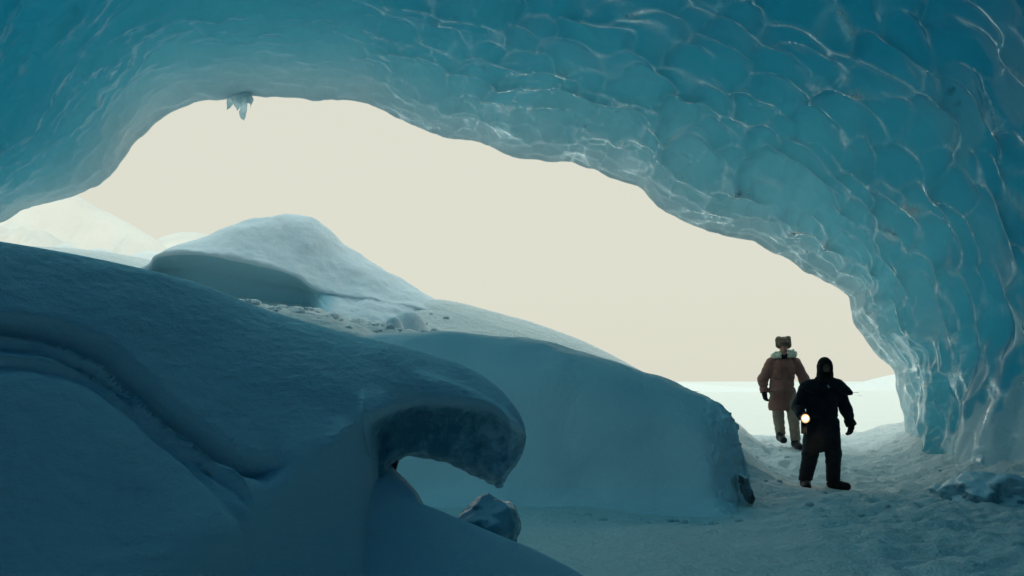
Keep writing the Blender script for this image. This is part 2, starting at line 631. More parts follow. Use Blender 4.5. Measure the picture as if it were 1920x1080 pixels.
tag(bank, 'long smooth blue snow bank with a broken right end, left of the two walkers', 'snow bank')

# --- mound beyond the mouth (C) with a shaded hollow wall
crestC = [(286, 520), (306, 506), (318, 494), (326, 478), (345, 463), (380, 446), (440, 418), (490, 408), (535, 405), (580, 411), (615, 429), (650, 458), (720, 502), (790, 547), (840, 574), (900, 600)]
lipC = [(286, 530), (306, 515), (318, 505), (326, 492), (360, 483), (400, 482), (450, 490), (520, 506), (600, 533), (622, 548), (660, 554), (720, 563), (790, 579), (840, 598), (900, 612)]
botC = [(286, 532), (306, 524), (318, 520), (330, 520), (370, 531), (420, 545), (500, 552), (560, 566), (595, 566), (622, 558), (660, 559), (720, 567), (790, 583), (840, 603), (900, 618)]
ks, xk = [], []
YC = 21.0
for px, py in crestC:
    pl = float(pchip([a for a, _ in lipC], [b for _, b in lipC], px))
    pb = float(pchip([a for a, _ in botC], [b for _, b in botC], px))
    c, l, b_ = at(px, py, YC), at(px, pl - 7 * (1 - float(sstep(560, 640, px))), YC - 1.1)[2], at(px, pb, YC - 0.9)[2]
    zc = c[2]
    xk.append(c[0])
    w = 1 - sstep(590, 660, px)
    l = max(l, b_ + 0.02)
    ks.append([(YC + 4, zc - 2.8), (YC + 1.8, zc - 0.7), (YC + 0.6, zc - 0.09), (YC, zc), (YC - 0.5, zc * 0.72 + l * 0.28), (YC - 0.92, zc * 0.22 + l * 0.78), (YC - 1.12, l + 0.03),
               (YC - 1.06 - 0.14 * (1 - w), l - 0.05), (YC - 0.80 - 0.90 * (1 - w), l * 0.6 + b_ * 0.4 - 0.24 * (1 - w)), (YC - 0.62 - 1.75 * (1 - w), b_ - 0.55 * (1 - w)), (YC - 0.8 - 2.4 * (1 - w), b_ - 1.3)])
PC = loft('mound', xk, ks, 260, 170)
NC = grid_normals(PC)
sgn = -1 if NC[120, 60, 2] < 0 else 1
vC = np.linspace(0, 1, 170)[None, :]
wallm = sstep(0.63, 0.68, vC)
PC = PC + NC * sgn * ((1 - wallm) * (0.10 * fbm(PC * 0.8, 3, 81) + 0.035 * fbm(PC * 2.6, 3, 82) + 0.012 * fbm(PC * 7, 3, 84)) + wallm * (0.015 + 0.06 * sstep(-3.0, -2.6, PC[..., 0])) * fbm(PC * 3, 4, 83))[..., None]
def mound_mat():
    m = M_SNOW.copy()
    m.name = 'mound_snow'
    n = m.node_tree
    b = next(k for k in n.nodes if k.type == 'BSDF_PRINCIPLED')
    src = b.inputs['Base Color'].links[0].from_socket
    a = node(n, 'ShaderNodeAttribute', attribute_name='icy')  # on the mound this masks the hollow's painted shade
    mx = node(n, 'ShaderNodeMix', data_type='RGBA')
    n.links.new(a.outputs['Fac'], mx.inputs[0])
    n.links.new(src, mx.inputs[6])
    mx.inputs[7].default_value = (0.38, 0.62, 0.70, 1)      # blue tint painting the shade of the hollow face
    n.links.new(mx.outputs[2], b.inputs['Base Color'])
    return m


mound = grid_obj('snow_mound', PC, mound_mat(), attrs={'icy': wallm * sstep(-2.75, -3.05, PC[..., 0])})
tag(mound, 'rounded snow mound with a flat hollow tinted blue for shade in its face', 'snow mound')

# small humps on the skyline left of it
def hump(name, px, py, wpx, hpx, Y, label, seed, group='low snow humps behind the front drift'):
    c = at(px, py, Y)
    w, hgt = wpx / F * Y, hpx / F * Y
    n, m = 40, 72
    r = np.linspace(0.001, 1, n)
    a = np.linspace(0, 2 * math.pi, m)
    RR, AA = np.meshgrid(r, a, indexing='ij')
    P = np.stack([c[0] + RR * np.cos(AA) * w, Y + RR * np.sin(AA) * w * 1.2, c[2] - hgt + hgt * (1 - RR ** 2) ** 1.3 - 1.0 * RR ** 4], -1)
    P[:, -1] = P[:, 0]
    P[..., 2] += 0.12 * min(1, w) * fbm(P * 0.8 / min(1, w), 4, seed) * (1 - RR ** 2)
    o = grid_obj(name, P, M_SNOW)
    tag(o, label, name.replace('_', ' '), group)
    return o


hump('snow_hump', 122, 458, 45, 26, 24, 'small round snow hump at the foot of the bright mountain', 91)
hump('snow_hump', 185, 466, 75, 24, 23.5, 'wider low snow hump between the round hump and the hollowed mound', 92)
hump('snow_hump', 300, 472, 110, 26, 25, 'pale low swell of snow directly behind the hollowed mound', 93)

# ------------------------------------------------------------------ front drift (A)
crestA = [(-700, 400, 4.2), (-300, 412, 5.2), (0, 455, 5.8), (200, 491, 6.3), (370, 532, 6.8), (500, 582, 7.2), (640, 622, 7.6), (700, 638, 7.72)]
ks, xk = [], []
rid = [(-3.6, 3.4, -0.3), (-2.6, 4.5, 0.05), (-2.0, 5.2, 0.25), (-1.6, 5.85, 0.58), (-1.31, 6.3, 0.84), (-1.05, 6.7, 1.05), (-0.84, 7.0, 1.2)]
rX = [a[0] for a in rid]
for px, py, Y in crestA:
    c = at(px, py, Y)
    X, zc = c[0], c[2]
    ry, rz = float(pchip(rX, [a[1] for a in rid], X)), float(pchip(rX, [a[2] for a in rid], X))
    xk.append(X)
    eb = float(sstep(-1.75, -0.98, X))
    mixp = lambda a_, b_: (a_[0] * (1 - eb) + b_[0] * eb, a_[1] * (1 - eb) + b_[1] * eb)
    bq = max(0.1, (zc - rz) / 1.15)
    lerp = lambda t, b: (Y + (ry - Y) * t, zc + (rz - zc) * t + b)
    ks.append([(Y + 2.0, -0.5), (Y + 1.1, zc * 0.5), (Y + 0.4, zc - 0.14), (Y, zc), mixp(lerp(0.22, 0.20 * bq), (Y - 0.36, zc - 0.055)), mixp(lerp(0.5, 0.25 * bq), (Y - 0.63, zc - 0.25)), mixp(lerp(0.8, 0.11 * bq), (Y - 0.77, zc - 0.46)), (ry, rz),
               (ry + 0.12, rz - 0.30), (ry + 0.2, rz - 0.7), (ry + 0.25, -0.6)])
# beak: crest, lip, bottom, all from the photograph at 8 m
bk = [(712, 640, 778, 1300, 7.76), (718, 641, 776, 955, 7.77), (725, 643, 773, 893, 7.79), (733, 645, 769, 871, 7.79), (745, 647, 763, 860, 7.8), (765, 652, 755, 856, 7.85), (800, 661, 748, 858, 7.9), (850, 677, 748, 874, 7.95), (890, 695, 752, 893, 8.0),
      (920, 715, 760, 905, 8.0), (940, 731, 772, 914, 8.0), (955, 748, 790, 896, 8.0), (966, 762, 800, 876, 8.0), (976, 779, 805, 856, 8.0), (983, 797, 812, 835, 8.0), (986, 812, 817, 822, 8.0)]
for px, top, lip, bot, Y in bk:
    c, l, b_ = at(px, top, Y), at(px, lip, Y - 0.3)[2], at(px, bot, Y - 0.05)[2]
    zc = c[2]
    h = zc - b_
    q = min(1, h / 0.5)
    hu = min(h, 0.75)
    fw = 0.42 * float(1 - sstep(705, 815, px))
    xk.append(c[0])
    ks.append([(Y + 0.15 * q, b_ + 0.02), (Y + 0.42 * q, b_ + h * 0.35), (Y + 0.32 * q, zc - hu * 0.22), (Y, zc), (Y - 0.24 * q - 0.3 * fw, zc - hu * 0.17 + 0.2 * fw), (Y - 0.36 * q - 0.7 * fw, (zc + l) / 2 - 0.02 * q),
               (Y - 0.38 * q - fw, l), (Y - 0.22 * q, l * 0.72 + b_ * 0.28), (Y - 0.16 * q, l * 0.4 + b_ * 0.6), (Y - 0.14 * q, l * 0.12 + b_ * 0.88), (Y + 0.02, b_)])
xk = np.array(xk)
o_ = np.argsort(xk)
xk, ks = xk[o_], np.array(ks)[o_]
# the drift is wide to the left (coarse) and fine near the beak
xsA = np.concatenate([np.linspace(xk[0], -2.6, 50)[:-1], np.linspace(-2.6, -0.9, 190)[:-1], np.linspace(-0.9, xk[-1], 200)])
NV = 380
PA = loft('drift', xk, ks, 0, NV, xsA)
_k = np.hanning(57)
_k /= _k.sum()
_pad = np.concatenate([np.repeat(PA[:1], 28, 0), PA, np.repeat(PA[-1:], 28, 0)], 0)
_sm = sum(_k[q] * _pad[q:q + len(PA)] for q in range(57))
_w = ((1 - sstep(5.0, 6.0, np.linspace(0, 10, NV)))[None, :] * sstep(-1.5, -1.2, PA[..., 0]) * sstep(-0.25, -0.5, PA[..., 0]))[..., None]
PA = PA * (1 - _w) + _sm * _w      # no kink where the beak grows out of the drift
NA = grid_normals(PA)
sA = 1 if NA[150, 174, 1] < 0 else -1
NA = NA * sA
pxA, pyA = to_px(PA)
vA = np.linspace(0, 10, NV)[None, :] * np.ones((len(xsA), 1))
front = sstep(3.2, 3.8, vA)
body = 1 - sstep(-0.86, -0.82, PA[..., 0])


def poly_dist(px, py, pts, n=400):
    """Signed vertical offset and nearest distance from a pixel polyline traced on the face."""
    xs = np.array([p[0] for p in pts], float)
    ys = np.array([p[1] for p in pts], float)
    y = pchip(xs, ys, np.clip(px, xs[0], xs[-1]))
    dy = np.gradient(ys, xs)
    sl = np.interp(px, xs, dy)
    return (py - y) / np.sqrt(1 + sl ** 2)


g1 = poly_dist(pxA, pyA, [(-300, 560), (0, 588), (110, 603), (200, 636), (270, 690), (330, 748), (390, 795), (450, 832), (520, 852), (560, 858)])
g2 = poly_dist(pxA, pyA, [(-300, 600), (0, 622), (90, 632), (160, 660), (235, 700), (300, 765), (380, 830), (440, 872), (470, 905), (500, 960)])
g3 = poly_dist(pxA, pyA, [(-300, 640), (0, 662), (90, 668), (170, 690), (250, 740), (330, 810), (400, 865), (460, 925), (480, 990)])
wob = 6 * fbm(PA * 6, 3, 101)
end1 = sstep(560, 500, pxA)
end2 = sstep(500, 440, pxA)
rag = 1 + 0.6 * fbm(PA * 9, 3, 108)
dA = ((-0.15 * np.exp(-(np.where(g1 < 14, (g1 - 14) / 9, (g1 - 14) / 17)) ** 2) - 0.05 * sstep(0, 14, g1) * (1 - sstep(20, 170, g1))) * end1
      + (0.045 * rag * np.exp(-((g2 + wob) / 6) ** 2) - 0.075 * np.exp(-(np.where(g2 + wob < 13, (g2 + wob - 13) / 7, (g2 + wob - 13) / 16)) ** 2)) * end2
      + (0.040 * rag * np.exp(-((g3 + wob * 1.6) / 7) ** 2) - 0.045 * np.exp(-((g3 + wob * 1.6 - 16) / 12) ** 2)) * end2)
dA = dA - 0.05 * np.exp(-(((pxA - 525) / 22) ** 2 + ((pyA - 868) / 36) ** 2))
dA = dA * body * front
dA = dA + front * (1 - (1 - body) * sstep(5.4, 6.2, vA)) * (0.045 * fbm(PA * np.array([0.9, 0.9, 0.9]), 3, 102) + 0.007 * fbm(PA * np.array([9, 9, 22]), 4, 103) + 0.003 * fbm(PA * np.array([28, 28, 50]), 3, 107))
# frosted ice under the beak
icyA = (1 - body) * sstep(6.2, 6.6, vA)
dA = dA + icyA * (0.030 * fbm(PA * 5, 4, 104) + 0.018 * fbm(PA * 14, 3, 105))
PA = PA + NA * dA[..., None]
# close the nose tip
PA = np.concatenate([PA, np.broadcast_to(PA[-1].mean(0), (1, NV, 3))], 0)
icy = np.concatenate([icyA, icyA[-1:]], 0)


def drift_mat():
    m, n, out = new_mat('drift_snow')
    b = node(n, 'ShaderNodeBsdfPrincipled')
    b.inputs['Specular IOR Level'].default_value = 0.3
    a = node(n, 'ShaderNodeAttribute', attribute_name='icy')
    pat = noise_node(n, 11.0, 6, 0.68)
    tipa = node(n, 'ShaderNodeAttribute', attribute_name='tip')
    pa = node(n, 'ShaderNodeMath', operation='MULTIPLY_ADD')
    pa.inputs[1].default_value = 0.16
    n.links.new(tipa.outputs['Fac'], pa.inputs[0])
    n.links.new(pat.outputs[0], pa.inputs[2])
    gate = ramp(n, pa.outputs[0], [(0.50, (0, 0, 0, 1)), (0.72, (1, 1, 1, 1))])      # frost left on the clear ice in patches
    ice_c = node(n, 'ShaderNodeMix', data_type='RGBA')
    ice_c.inputs[6].default_value = (0.20, 0.38, 0.46, 1)
    ice_c.inputs[7].default_value = (0.62, 0.74, 0.78, 1)
    n.links.new(gate.outputs[0], ice_c.inputs[0])
    sn = ramp(n, noise_node(n, 1.3, 5).outputs[0], [(0.3, (0.80, 0.84, 0.87, 1)), (0.7, (0.86, 0.88, 0.90, 1))])
    mx = node(n, 'ShaderNodeMix', data_type='RGBA')
    n.links.new(a.outputs['Fac'], mx.inputs[0])
    n.links.new(sn.outputs[0], mx.inputs[6])
    n.links.new(ice_c.outputs[2], mx.inputs[7])
    n.links.new(mx.outputs[2], b.inputs['Base Color'])
    rg = node(n, 'ShaderNodeMapRange')
    rg.inputs['To Min'].default_value = 0.65
    rg.inputs['To Max'].default_value = 0.28
    n.links.new(a.outputs['Fac'], rg.inputs['Value'])
    n.links.new(rg.outputs[0], b.inputs['Roughness'])
    b1 = node(n, 'ShaderNodeBump')
    b1.inputs['Strength'].default_value = 0.6
    b1.inputs['Distance'].default_value = 0.012
    n.links.new(noise_node(n, 70, 4, 0.7, stretch=(1, 1, 2.2)).outputs[0], b1.inputs['Height'])
    b2 = node(n, 'ShaderNodeBump')
    b2.inputs['Strength'].default_value = 0.45
    b2.inputs['Distance'].default_value = 0.03
    n.links.new(noise_node(n, 14, 4, 0.6, stretch=(1, 1, 2.2)).outputs[0], b2.inputs['Height'])
    n.links.new(b1.outputs[0], b2.inputs['Normal'])
    n.links.new(b2.outputs[0], b.inputs['Normal'])
    n.links.new(b.outputs[0], out.inputs['Surface'])
    return m


M_DRIFT = drift_mat()
drift = grid_obj('snow_drift', PA, M_DRIFT, attrs={'icy': icy, 'tip': sstep(-0.5, -0.05, PA[..., 0]) * sstep(1.5, 1.0, PA[..., 2])})
tag(drift, 'huge smooth snow drift in front with a slide groove and an overhanging icy beak', 'snow drift')


# ------------------------------------------------------------------ the ice cave
rim_px = [(-620, 900, 17.10), (-560, 700, 17.40), (-420, 560, 17.80), (-250, 478, 18.20), (-120, 440, 18.50), (0, 414, 18.80), (45, 394, 18.90), (95, 381, 19.00), (160, 356, 19.00), (205, 325, 19.00), (240, 277, 18.90),
          (290, 226, 18.90), (330, 207, 18.90), (400, 190, 18.80), (470, 184, 18.80), (560, 184, 18.80), (640, 188, 18.80), (715, 204, 18.80), (780, 238, 18.90), (850, 262, 19.00),
          (920, 274, 19.05), (970, 292, 19.01), (1060, 304, 18.87), (1130, 330, 18.89), (1200, 348, 18.90), (1240, 388, 18.89), (1330, 436, 18.95), (1400, 455, 19.07), (1470, 490, 19.18),
          (1540, 526, 19.40), (1588, 555, 19.70), (1606, 602, 19.90), (1640, 650, 20.20), (1668, 690, 20.40), (1680, 740, 20.50), (1692, 788, 20.60), (1700, 830, 20.60), (1708, 900, 20.60), (1712, 960, 20.60)]
rim = np.array([at(*p) for p in rim_px])
seg = np.concatenate([[0], np.cumsum(np.linalg.norm(np.diff(rim, axis=0), axis=1))])
L = seg[-1]
NT = 980
tt = np.linspace(0, L, NT)
rimS = np.stack([pchip(seg, rim[:, q], tt) for q in range(3)], 1)


def smooth1(A, k):
    w = np.hanning(2 * k + 1)
    w /= w.sum()
    Ap = np.concatenate([np.repeat(A[:1], k, 0), A, np.repeat(A[-1:], k, 0)], 0)
    return np.stack([np.convolve(Ap[:, q], w, 'valid') for q in range(A.shape[1])], 1)


T3 = np.stack([tt, 0 * tt, 0 * tt], 1)
rs = smooth1(rimS, 130)
tan = np.gradient(rs, axis=0)
tan[:, 1] = 0
tan /= np.linalg.norm(tan, axis=1, keepdims=True)
nout = np.stack([-tan[:, 2], 0 * tan[:, 0], tan[:, 0]], 1)      # outward in the XZ plane (left end -> right end over the top)
rimS = rimS + nout * (0.07 * fbm(T3 * 1.6, 2, 191) + 0.035 * fbm(T3 * 4.0, 3, 192))[:, None]
rimS[:, 1] += 0.12 * fbm(T3 * 1.1, 3, 193)
rim_pxx, _ = to_px(rimS)
rim_pxx = smooth1(rim_pxx[:, None], 20)[:, 0]
a0 = np.radians(pchip([-600, 0, 300, 600, 900, 1250, 1500, 1640, 1700, 1715], [6, 10, 20, 27, 32, 31, 24, 14, 7, 5], np.clip(rim_pxx, -600, 1715)))
a0 = smooth1(a0[:, None], 60)[:, 0]
a0[-140:] = np.minimum(a0[-140:], np.linspace(a0[-140], R(5), 140))
s_vis = np.arange(0, 13.0, 0.034)
s_far = 13.0 + np.cumsum(np.linspace(0.05, 1.6, 40))
ss = np.concatenate([s_vis, s_far])
SMAX = ss[-1]
ds = np.diff(ss, prepend=0)
# opening angle: rounds over at the lip, runs out, levels, then closes behind the camera
bend = pchip([0, 0.4, 1.5, 5, 9, 14, 22, 32, SMAX], [1.0, 1.0, 1.0, 1.0, 0.75, 0.1, -0.3, -0.9, -1.3], ss)
ang = a0[None, :] * bend[:, None] + 0 * ss[:, None]
ang = np.where(bend[:, None] < 0, bend[:, None] * R(38), ang)
off_n = np.cumsum(np.sin(ang) * ds[:, None], 0)
off_y = np.cumsum(np.cos(ang) * ds[:, None], 0)
keep = (1 - sstep(0.1, 1.8, ss))[:, None, None]
rim_in = smooth1(rimS, 45)
keep2 = (1 - sstep(0.8, 3.5, ss))[:, None, None]
base_rim = rs[None] * (1 - keep2) + keep2 * (rim_in[None] * (1 - keep) + rimS[None] * keep)
PI_ = base_rim + nout[None] * off_n[..., None] + np.array([0, -1, 0])[None, None] * off_y[..., None]
# large swells of the roof
low = fbm(PI_ * np.array([0.22, 0.16, 0.22]), 3, 201)
NI = grid_normals(PI_)
if (NI[100, 500] * nout[500]).sum() > 0:
    NI = -NI                                     # into the cave
grow = sstep(0.0, 2.5, ss)[:, None]
PI0 = PI_ + NI * (0.55 * low * grow + 0.12 * fbm(PI_ * 0.8, 3, 202) * sstep(0, 0.8, ss)[:, None])[..., None]

# scallops: bowls separated by sharp ridges (lower envelope of tilted paraboloids in the unrolled surface)
A_ = (tt[None, :] + 0 * ss[:, None])
B_ = (ss[:, None] + 0 * tt[None, :])
W = np.stack([A_, B_, 0 * A_], -1)
wa = 0.30 * fbm(W * 0.9, 3, 211) + 0.10 * fbm(W * 2.4, 2, 214)
wb = 0.18 * fbm(W * 0.9 + 40, 3, 212) + 0.06 * fbm(W * np.array([2.2, 3.0, 1]) + 9, 2, 213)
CA, CB = 0.66, 0.43


def scallop(a, b, ca, cb, seed, k=34.0, asym=0.9):
    u, v = a / ca, b / cb
    iu, iv = np.floor(u).astype(np.int64), np.floor(v).astype(np.int64)
    acc = np.zeros_like(u)
    zero = np.zeros_like(iu)
    best = np.full_like(u, 9.0)
    third = np.full_like(u, 9.0)
    sec = np.full_like(u, 9.0)
    for du in (-2, -1, 0, 1, 2):
        for dv in (-2, -1, 0, 1, 2):
            cu, cv = iu + du, iv + dv
            x = u - (cu + 0.5 + 0.80 * (rnd(cu, cv, zero, seed) - 0.5) + 0.5 * (cv % 2))
            y = v - (cv + 0.5 + 0.75 * (rnd(cu, cv, zero, seed + 1) - 0.5))
            y = np.where(y > 0, y * (1 + asym), y * (1 - asym * 0.55))
            q = x * x + y * y + 0.60 * rnd(cu, cv, zero, seed + 2)
            acc += np.exp(-k * q)
            nb = np.minimum(best, q)
            hi = np.maximum(best, q)
            third = np.minimum(third, np.maximum(sec, hi))
            sec = np.minimum(sec, hi)
            best = nb
    return -np.log(acc + 1e-12) / k, sec - best, third - best


S1, E1, T1 = scallop(A_ + wa, B_ + wb, CA, CB, 301)
S2, E2, T2 = scallop(A_ + wa * 0.8 + 3, B_ + wb * 0.9, CA * 0.48, CB * 0.50, 331)
pxI, pyI = to_px(PI0)
rowpx = rim_pxx[None, :] + 0 * ss[:, None]
right_w = sstep(620, 900, rowpx)                 # cups on the right-hand roof, streaks on the left
lowwall = sstep(1590, 1680, rowpx)
near_rim = sstep(2.2, 0.4, ss)[:, None]
fine_w = np.maximum(sstep(4.0, 1.0, ss)[:, None], 0.35)
amp1 = 0.34 * (0.30 + 0.70 * right_w) * sstep(0.0, 1.2, ss)[:, None] * (1 - 0.55 * lowwall)
amp2 = 0.10 * (0.55 + 0.45 * right_w) * fine_w * sstep(-0.05, 0.25, ss)[:, None]
streak = fbm(np.stack([A_ * 0.75 + B_ * 0.3, B_ * 3.0 - A_ * 0.9, 0 * A_], -1) + 3 * wa[..., None], 5, 221)
flute = fbm(np.stack([A_ * 0.5, B_ * 1.6 + 0.35 * A_, 0 * A_], -1) + wa[..., None], 3, 223)
disp = amp1 * S1 + amp2 * S2 + (1 - right_w) * 0.15 * streak * grow + lowwall * 0.22 * flute * grow
disp = np.maximum(disp, 0) + 0.012 * fbm(W * np.array([3.0, 5.0, 1]), 3, 225)
PI1 = PI0 + NI * disp[..., None]
# bottom edges go down into the snow
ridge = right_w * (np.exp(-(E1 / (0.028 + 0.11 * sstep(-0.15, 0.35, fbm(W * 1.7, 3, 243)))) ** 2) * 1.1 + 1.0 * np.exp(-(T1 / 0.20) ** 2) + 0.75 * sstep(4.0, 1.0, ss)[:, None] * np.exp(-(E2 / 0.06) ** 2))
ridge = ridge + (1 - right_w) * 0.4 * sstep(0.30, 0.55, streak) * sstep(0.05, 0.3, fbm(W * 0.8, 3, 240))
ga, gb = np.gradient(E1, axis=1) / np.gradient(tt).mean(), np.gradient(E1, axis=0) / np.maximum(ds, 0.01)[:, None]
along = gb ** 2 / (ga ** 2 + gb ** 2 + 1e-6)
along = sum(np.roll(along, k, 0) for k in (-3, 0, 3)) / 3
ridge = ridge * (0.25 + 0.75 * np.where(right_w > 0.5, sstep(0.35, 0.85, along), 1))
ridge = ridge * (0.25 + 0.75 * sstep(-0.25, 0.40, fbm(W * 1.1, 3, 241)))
fr_n = fbm(np.stack([A_ * 0.75 + 0.2 * B_, B_ * 1.3, 0 * A_], -1), 4, 251)
frost = sstep(0.04, 0.12, fr_n) * (1.0 * lowwall * sstep(0.3, 1.6, ss)[:, None] + 0.6 * sstep(1400, 1580, rowpx) * sstep(3.0, 5.0, ss)[:, None])
grey = sstep(0.18, 0.40, fbm(W * np.array([0.42, 0.7, 1]) + 70, 3, 261)) * 0.14 * right_w
frost = np.clip(np.maximum(np.maximum(frost, grey), 0.85 * sstep(1.5, 0.1, ss)[:, None]), 0, 1)
dirt = np.exp(-(((pxI - 1798) / 10) ** 2 + ((pyI - 168) / 26) ** 2)) * sstep(0.0, 0.25, fbm(W * 6, 3, 271))
dirt = np.clip(dirt * 0.75, 0, 1) * sstep(-0.1, 0.3, fbm(W * 11, 3, 272))

# outer face of the glacier, thin at the lip and thicker inland
so = np.concatenate([[0.0, 0.05, 0.1, 0.17, 0.27, 0.4, 0.55, 0.75, 1.0, 1.3], np.linspace(1.7, SMAX, 28)])
io = np.clip(np.searchsorted(ss, so), 0, len(ss) - 1)
th = 0.10 + 0.50 * so ** 1.15
th = 0.08 + 7.5 * (1 - np.exp(-(so / 6.5) ** 1.3))
cx_ = rim_pxx[None, :] + 0 * so[:, None]
fill_thin_f = lambda q, w: sstep(4.7, 6.4, q[:, None] - 1.2 * sstep(700, 1000, w)) * sstep(21.5, 14.0, q)[:, None] * sstep(-500, -250, w) * sstep(1250, 950, w)
melt = fill_thin_f(ss, rowpx)
thin = fill_thin_f(so, cx_)   # roof thinned above the frame, added to throw fill light on the drift
th = th[:, None] * (1 - 0.96 * thin) * (1 - 0.55 * sstep(1250, 1550, cx_) * sstep(6.0, 3.0, so)[:, None]) * (1 + 2.2 * sstep(1610, 1690, cx_) * sstep(0.8, 2.5, so)[:, None])
th = np.maximum(th, 0.20) + 0.22 * np.exp(-((cx_ - 1545) / 70) ** 2) * sstep(0.0, 0.25, so)[:, None] * sstep(2.5, 1.0, so)[:, None]
endf = np.minimum(sstep(0, 25, np.arange(NT)), sstep(NT - 1, NT - 26, np.arange(NT)))
PO = PI0[io] + nout[None] * (th * np.maximum(endf, 0.05)[None, :])[..., None] + np.array([0, 0.12, 0.25])[None, None] * (th * endf[None, :])[..., None]
PO = PO[::-1]
pole_o = np.broadcast_to(PO[0].mean(0) + np.array([0, -4, 0]), (1, NT, 3))
pole_i = np.broadcast_to(PI1[-1].mean(0) + np.array([0, -1.5, 0]), (1, NT, 3))
ALL = np.concatenate([pole_o, PO, PI1, pole_i], 0)
pad = lambda q: np.concatenate([np.zeros((1 + len(so), NT)), q, np.zeros((1, NT))], 0)
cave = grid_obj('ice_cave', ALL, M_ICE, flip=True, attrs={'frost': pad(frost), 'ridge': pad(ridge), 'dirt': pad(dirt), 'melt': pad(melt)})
tag(cave, 'blue glacier ice cave roof and wall with scalloped hollows arching over the mouth', 'ice cave')

cave.data.materials.append(M_CRUST)
mi = np.zeros((ALL.shape[0] - 1, NT - 1), dtype=np.int32)
mi[:len(so)] = 1
cave.data.polygons.foreach_set('material_index', mi.ravel())

shard_bits = []
c = at(447, 196, 18.2)
V = []
def shard(p, q, r, seed, n=9, m=10):
    """A ragged blade of ice hanging from p to q."""
    p, q = np.asarray(p, float), np.asarray(q, float)
    t = np.linspace(0, 1, n)
    a = np.linspace(0, 2 * math.pi, m)
    P = np.zeros((n, m, 3))
    rr = r * (1 - t) ** 0.8 * (1 + 0.35 * np.sin(t * 9 + seed))
    P[:] = p + (q - p) * t[:, None, None]
    P[..., 0] += rr[:, None] * np.cos(a)
    P[..., 1] += rr[:, None] * np.sin(a) * 0.5
    P += 0.07 * np.stack([fbm(P * 5 + q * 7, 4, seed + q) for q in range(3)], -1) * np.array([1.2, 0.6, 0.5])
    P[:, -1] = P[:, 0]
    return P


# ------------------------------------------------------------------ smaller ice and rock
def clear_ice_mat(name, dark, pale, scale=5.0, lo=0.47, hi=0.56, rough=0.12):
    m, n, out = new_mat(name)
    b = node(n, 'ShaderNodeBsdfPrincipled')
    b.inputs['IOR'].default_value = 1.35
    t = noise_node(n, scale, 4, 0.6)
    r = ramp(n, t.outputs[0], [(lo, dark + (1,)), (hi, pale + (1,))])
    geo = node(n, 'ShaderNodeNewGeometry')
    sep = node(n, 'ShaderNodeSeparateXYZ')
    n.links.new(geo.outputs['Normal'], sep.inputs[0])
    top = ramp(n, sep.outputs['Z'], [(0.45, (0, 0, 0, 1)), (0.70, (1, 1, 1, 1))])
    sm = node(n, 'ShaderNodeMix', data_type='RGBA')
    n.links.new(top.outputs[0], sm.inputs[0])
    n.links.new(r.outputs[0], sm.inputs[6])
    sm.inputs[7].default_value = (0.83, 0.86, 0.88, 1)
    n.links.new(sm.outputs[2], b.inputs['Base Color'])
    r2 = ramp(n, t.outputs[0], [(lo, (rough,) * 3 + (1,)), (hi, (0.6,) * 3 + (1,))])
    n.links.new(r2.outputs[0], b.inputs['Roughness'])
    bp = node(n, 'ShaderNodeBump')
    bp.inputs['Strength'].default_value = 0.4
    bp.inputs['Distance'].default_value = 0.03
    n.links.new(noise_node(n, 9, 4).outputs[0], bp.inputs['Height'])
    n.links.new(bp.outputs[0], b.inputs['Normal'])
    n.links.new(b.outputs[0], out.inputs['Surface'])
    return m


M_CLEAR = clear_ice_mat('clear_ice', (0.10, 0.27, 0.34), (0.60, 0.73, 0.77), 3.0, 0.36, 0.66)
M_DARKICE = clear_ice_mat('dark_ice', (0.12, 0.30, 0.37), (0.34, 0.54, 0.60), 3.0, 0.45, 0.65, 0.08)
M_ROCK = clear_ice_mat('dark_rock', (0.05, 0.065, 0.075), (0.34, 0.39, 0.42), 6.0, 0.35, 0.7, 0.6)
M_LUMP = M_SNOW

import bmesh


def blob_mesh(sub, seed, rough=0.3, freq=1.6, flat=0.8, detail=0.08):
    bm = bmesh.new()
    bmesh.ops.create_icosphere(bm, subdivisions=sub, radius=1.0)
    V = np.array([v.co[:] for v in bm.verts])
    Fc = np.array([[v.index for v in f.verts] for f in bm.faces])
    bm.free()
    V = V * (1 + rough * fbm(V * freq + seed * 3.7, 3, seed) + detail * fbm(V * freq * 4, 3, seed + 1))[:, None]
    V[:, 2] *= flat
    return V, Fc


def blob(name, loc, size, mat, seed, sub=4, rz=0.0, **kw):
    V, Fc = blob_mesh(sub, seed, **kw)
    o = mesh_obj(name, V * np.asarray(size), Fc, mat)
    o.location = loc
    o.rotation_euler = (0, 0, rz)
    return o


p = at(1866, 890, 14.3)
o = blob('ice_boulder', (p[0], p[1] + 0.2, gz1(p[0], p[1] + 0.2) + 0.06), (0.50, 0.45, 0.36), M_CLEAR, 401, 5, rough=0.5, detail=0.05)
tag(o, 'dark glassy ice boulder with white frost patches at the foot of the right wall', 'ice boulder')
p = at(1760, 868, 15.5)
o = blob('ice_boulder', (p[0] - 0.02, p[1], gz1(p[0] - 0.02, p[1]) + 0.01), (0.11, 0.11, 0.10), M_CLEAR, 402, 4)
tag(o, 'small dark lump of ice in the snow in front of the fluted wall', 'ice boulder')
p = at(918, 985, 7.75)
o = blob('ice_boulder', (p[0], p[1], p[2]), (0.21, 0.25, 0.26), M_DARKICE, 403, 5, rough=0.34, freq=1.1, detail=0.025)
tag(o, 'dark blue ice boulder right under the tip of the beak of the big drift', 'ice boulder')
p = at(935, 909, 7.9)
V, Fc = blob_mesh(4, 404, 0.2)
V = V * np.array([0.030, 0.03, 0.026])
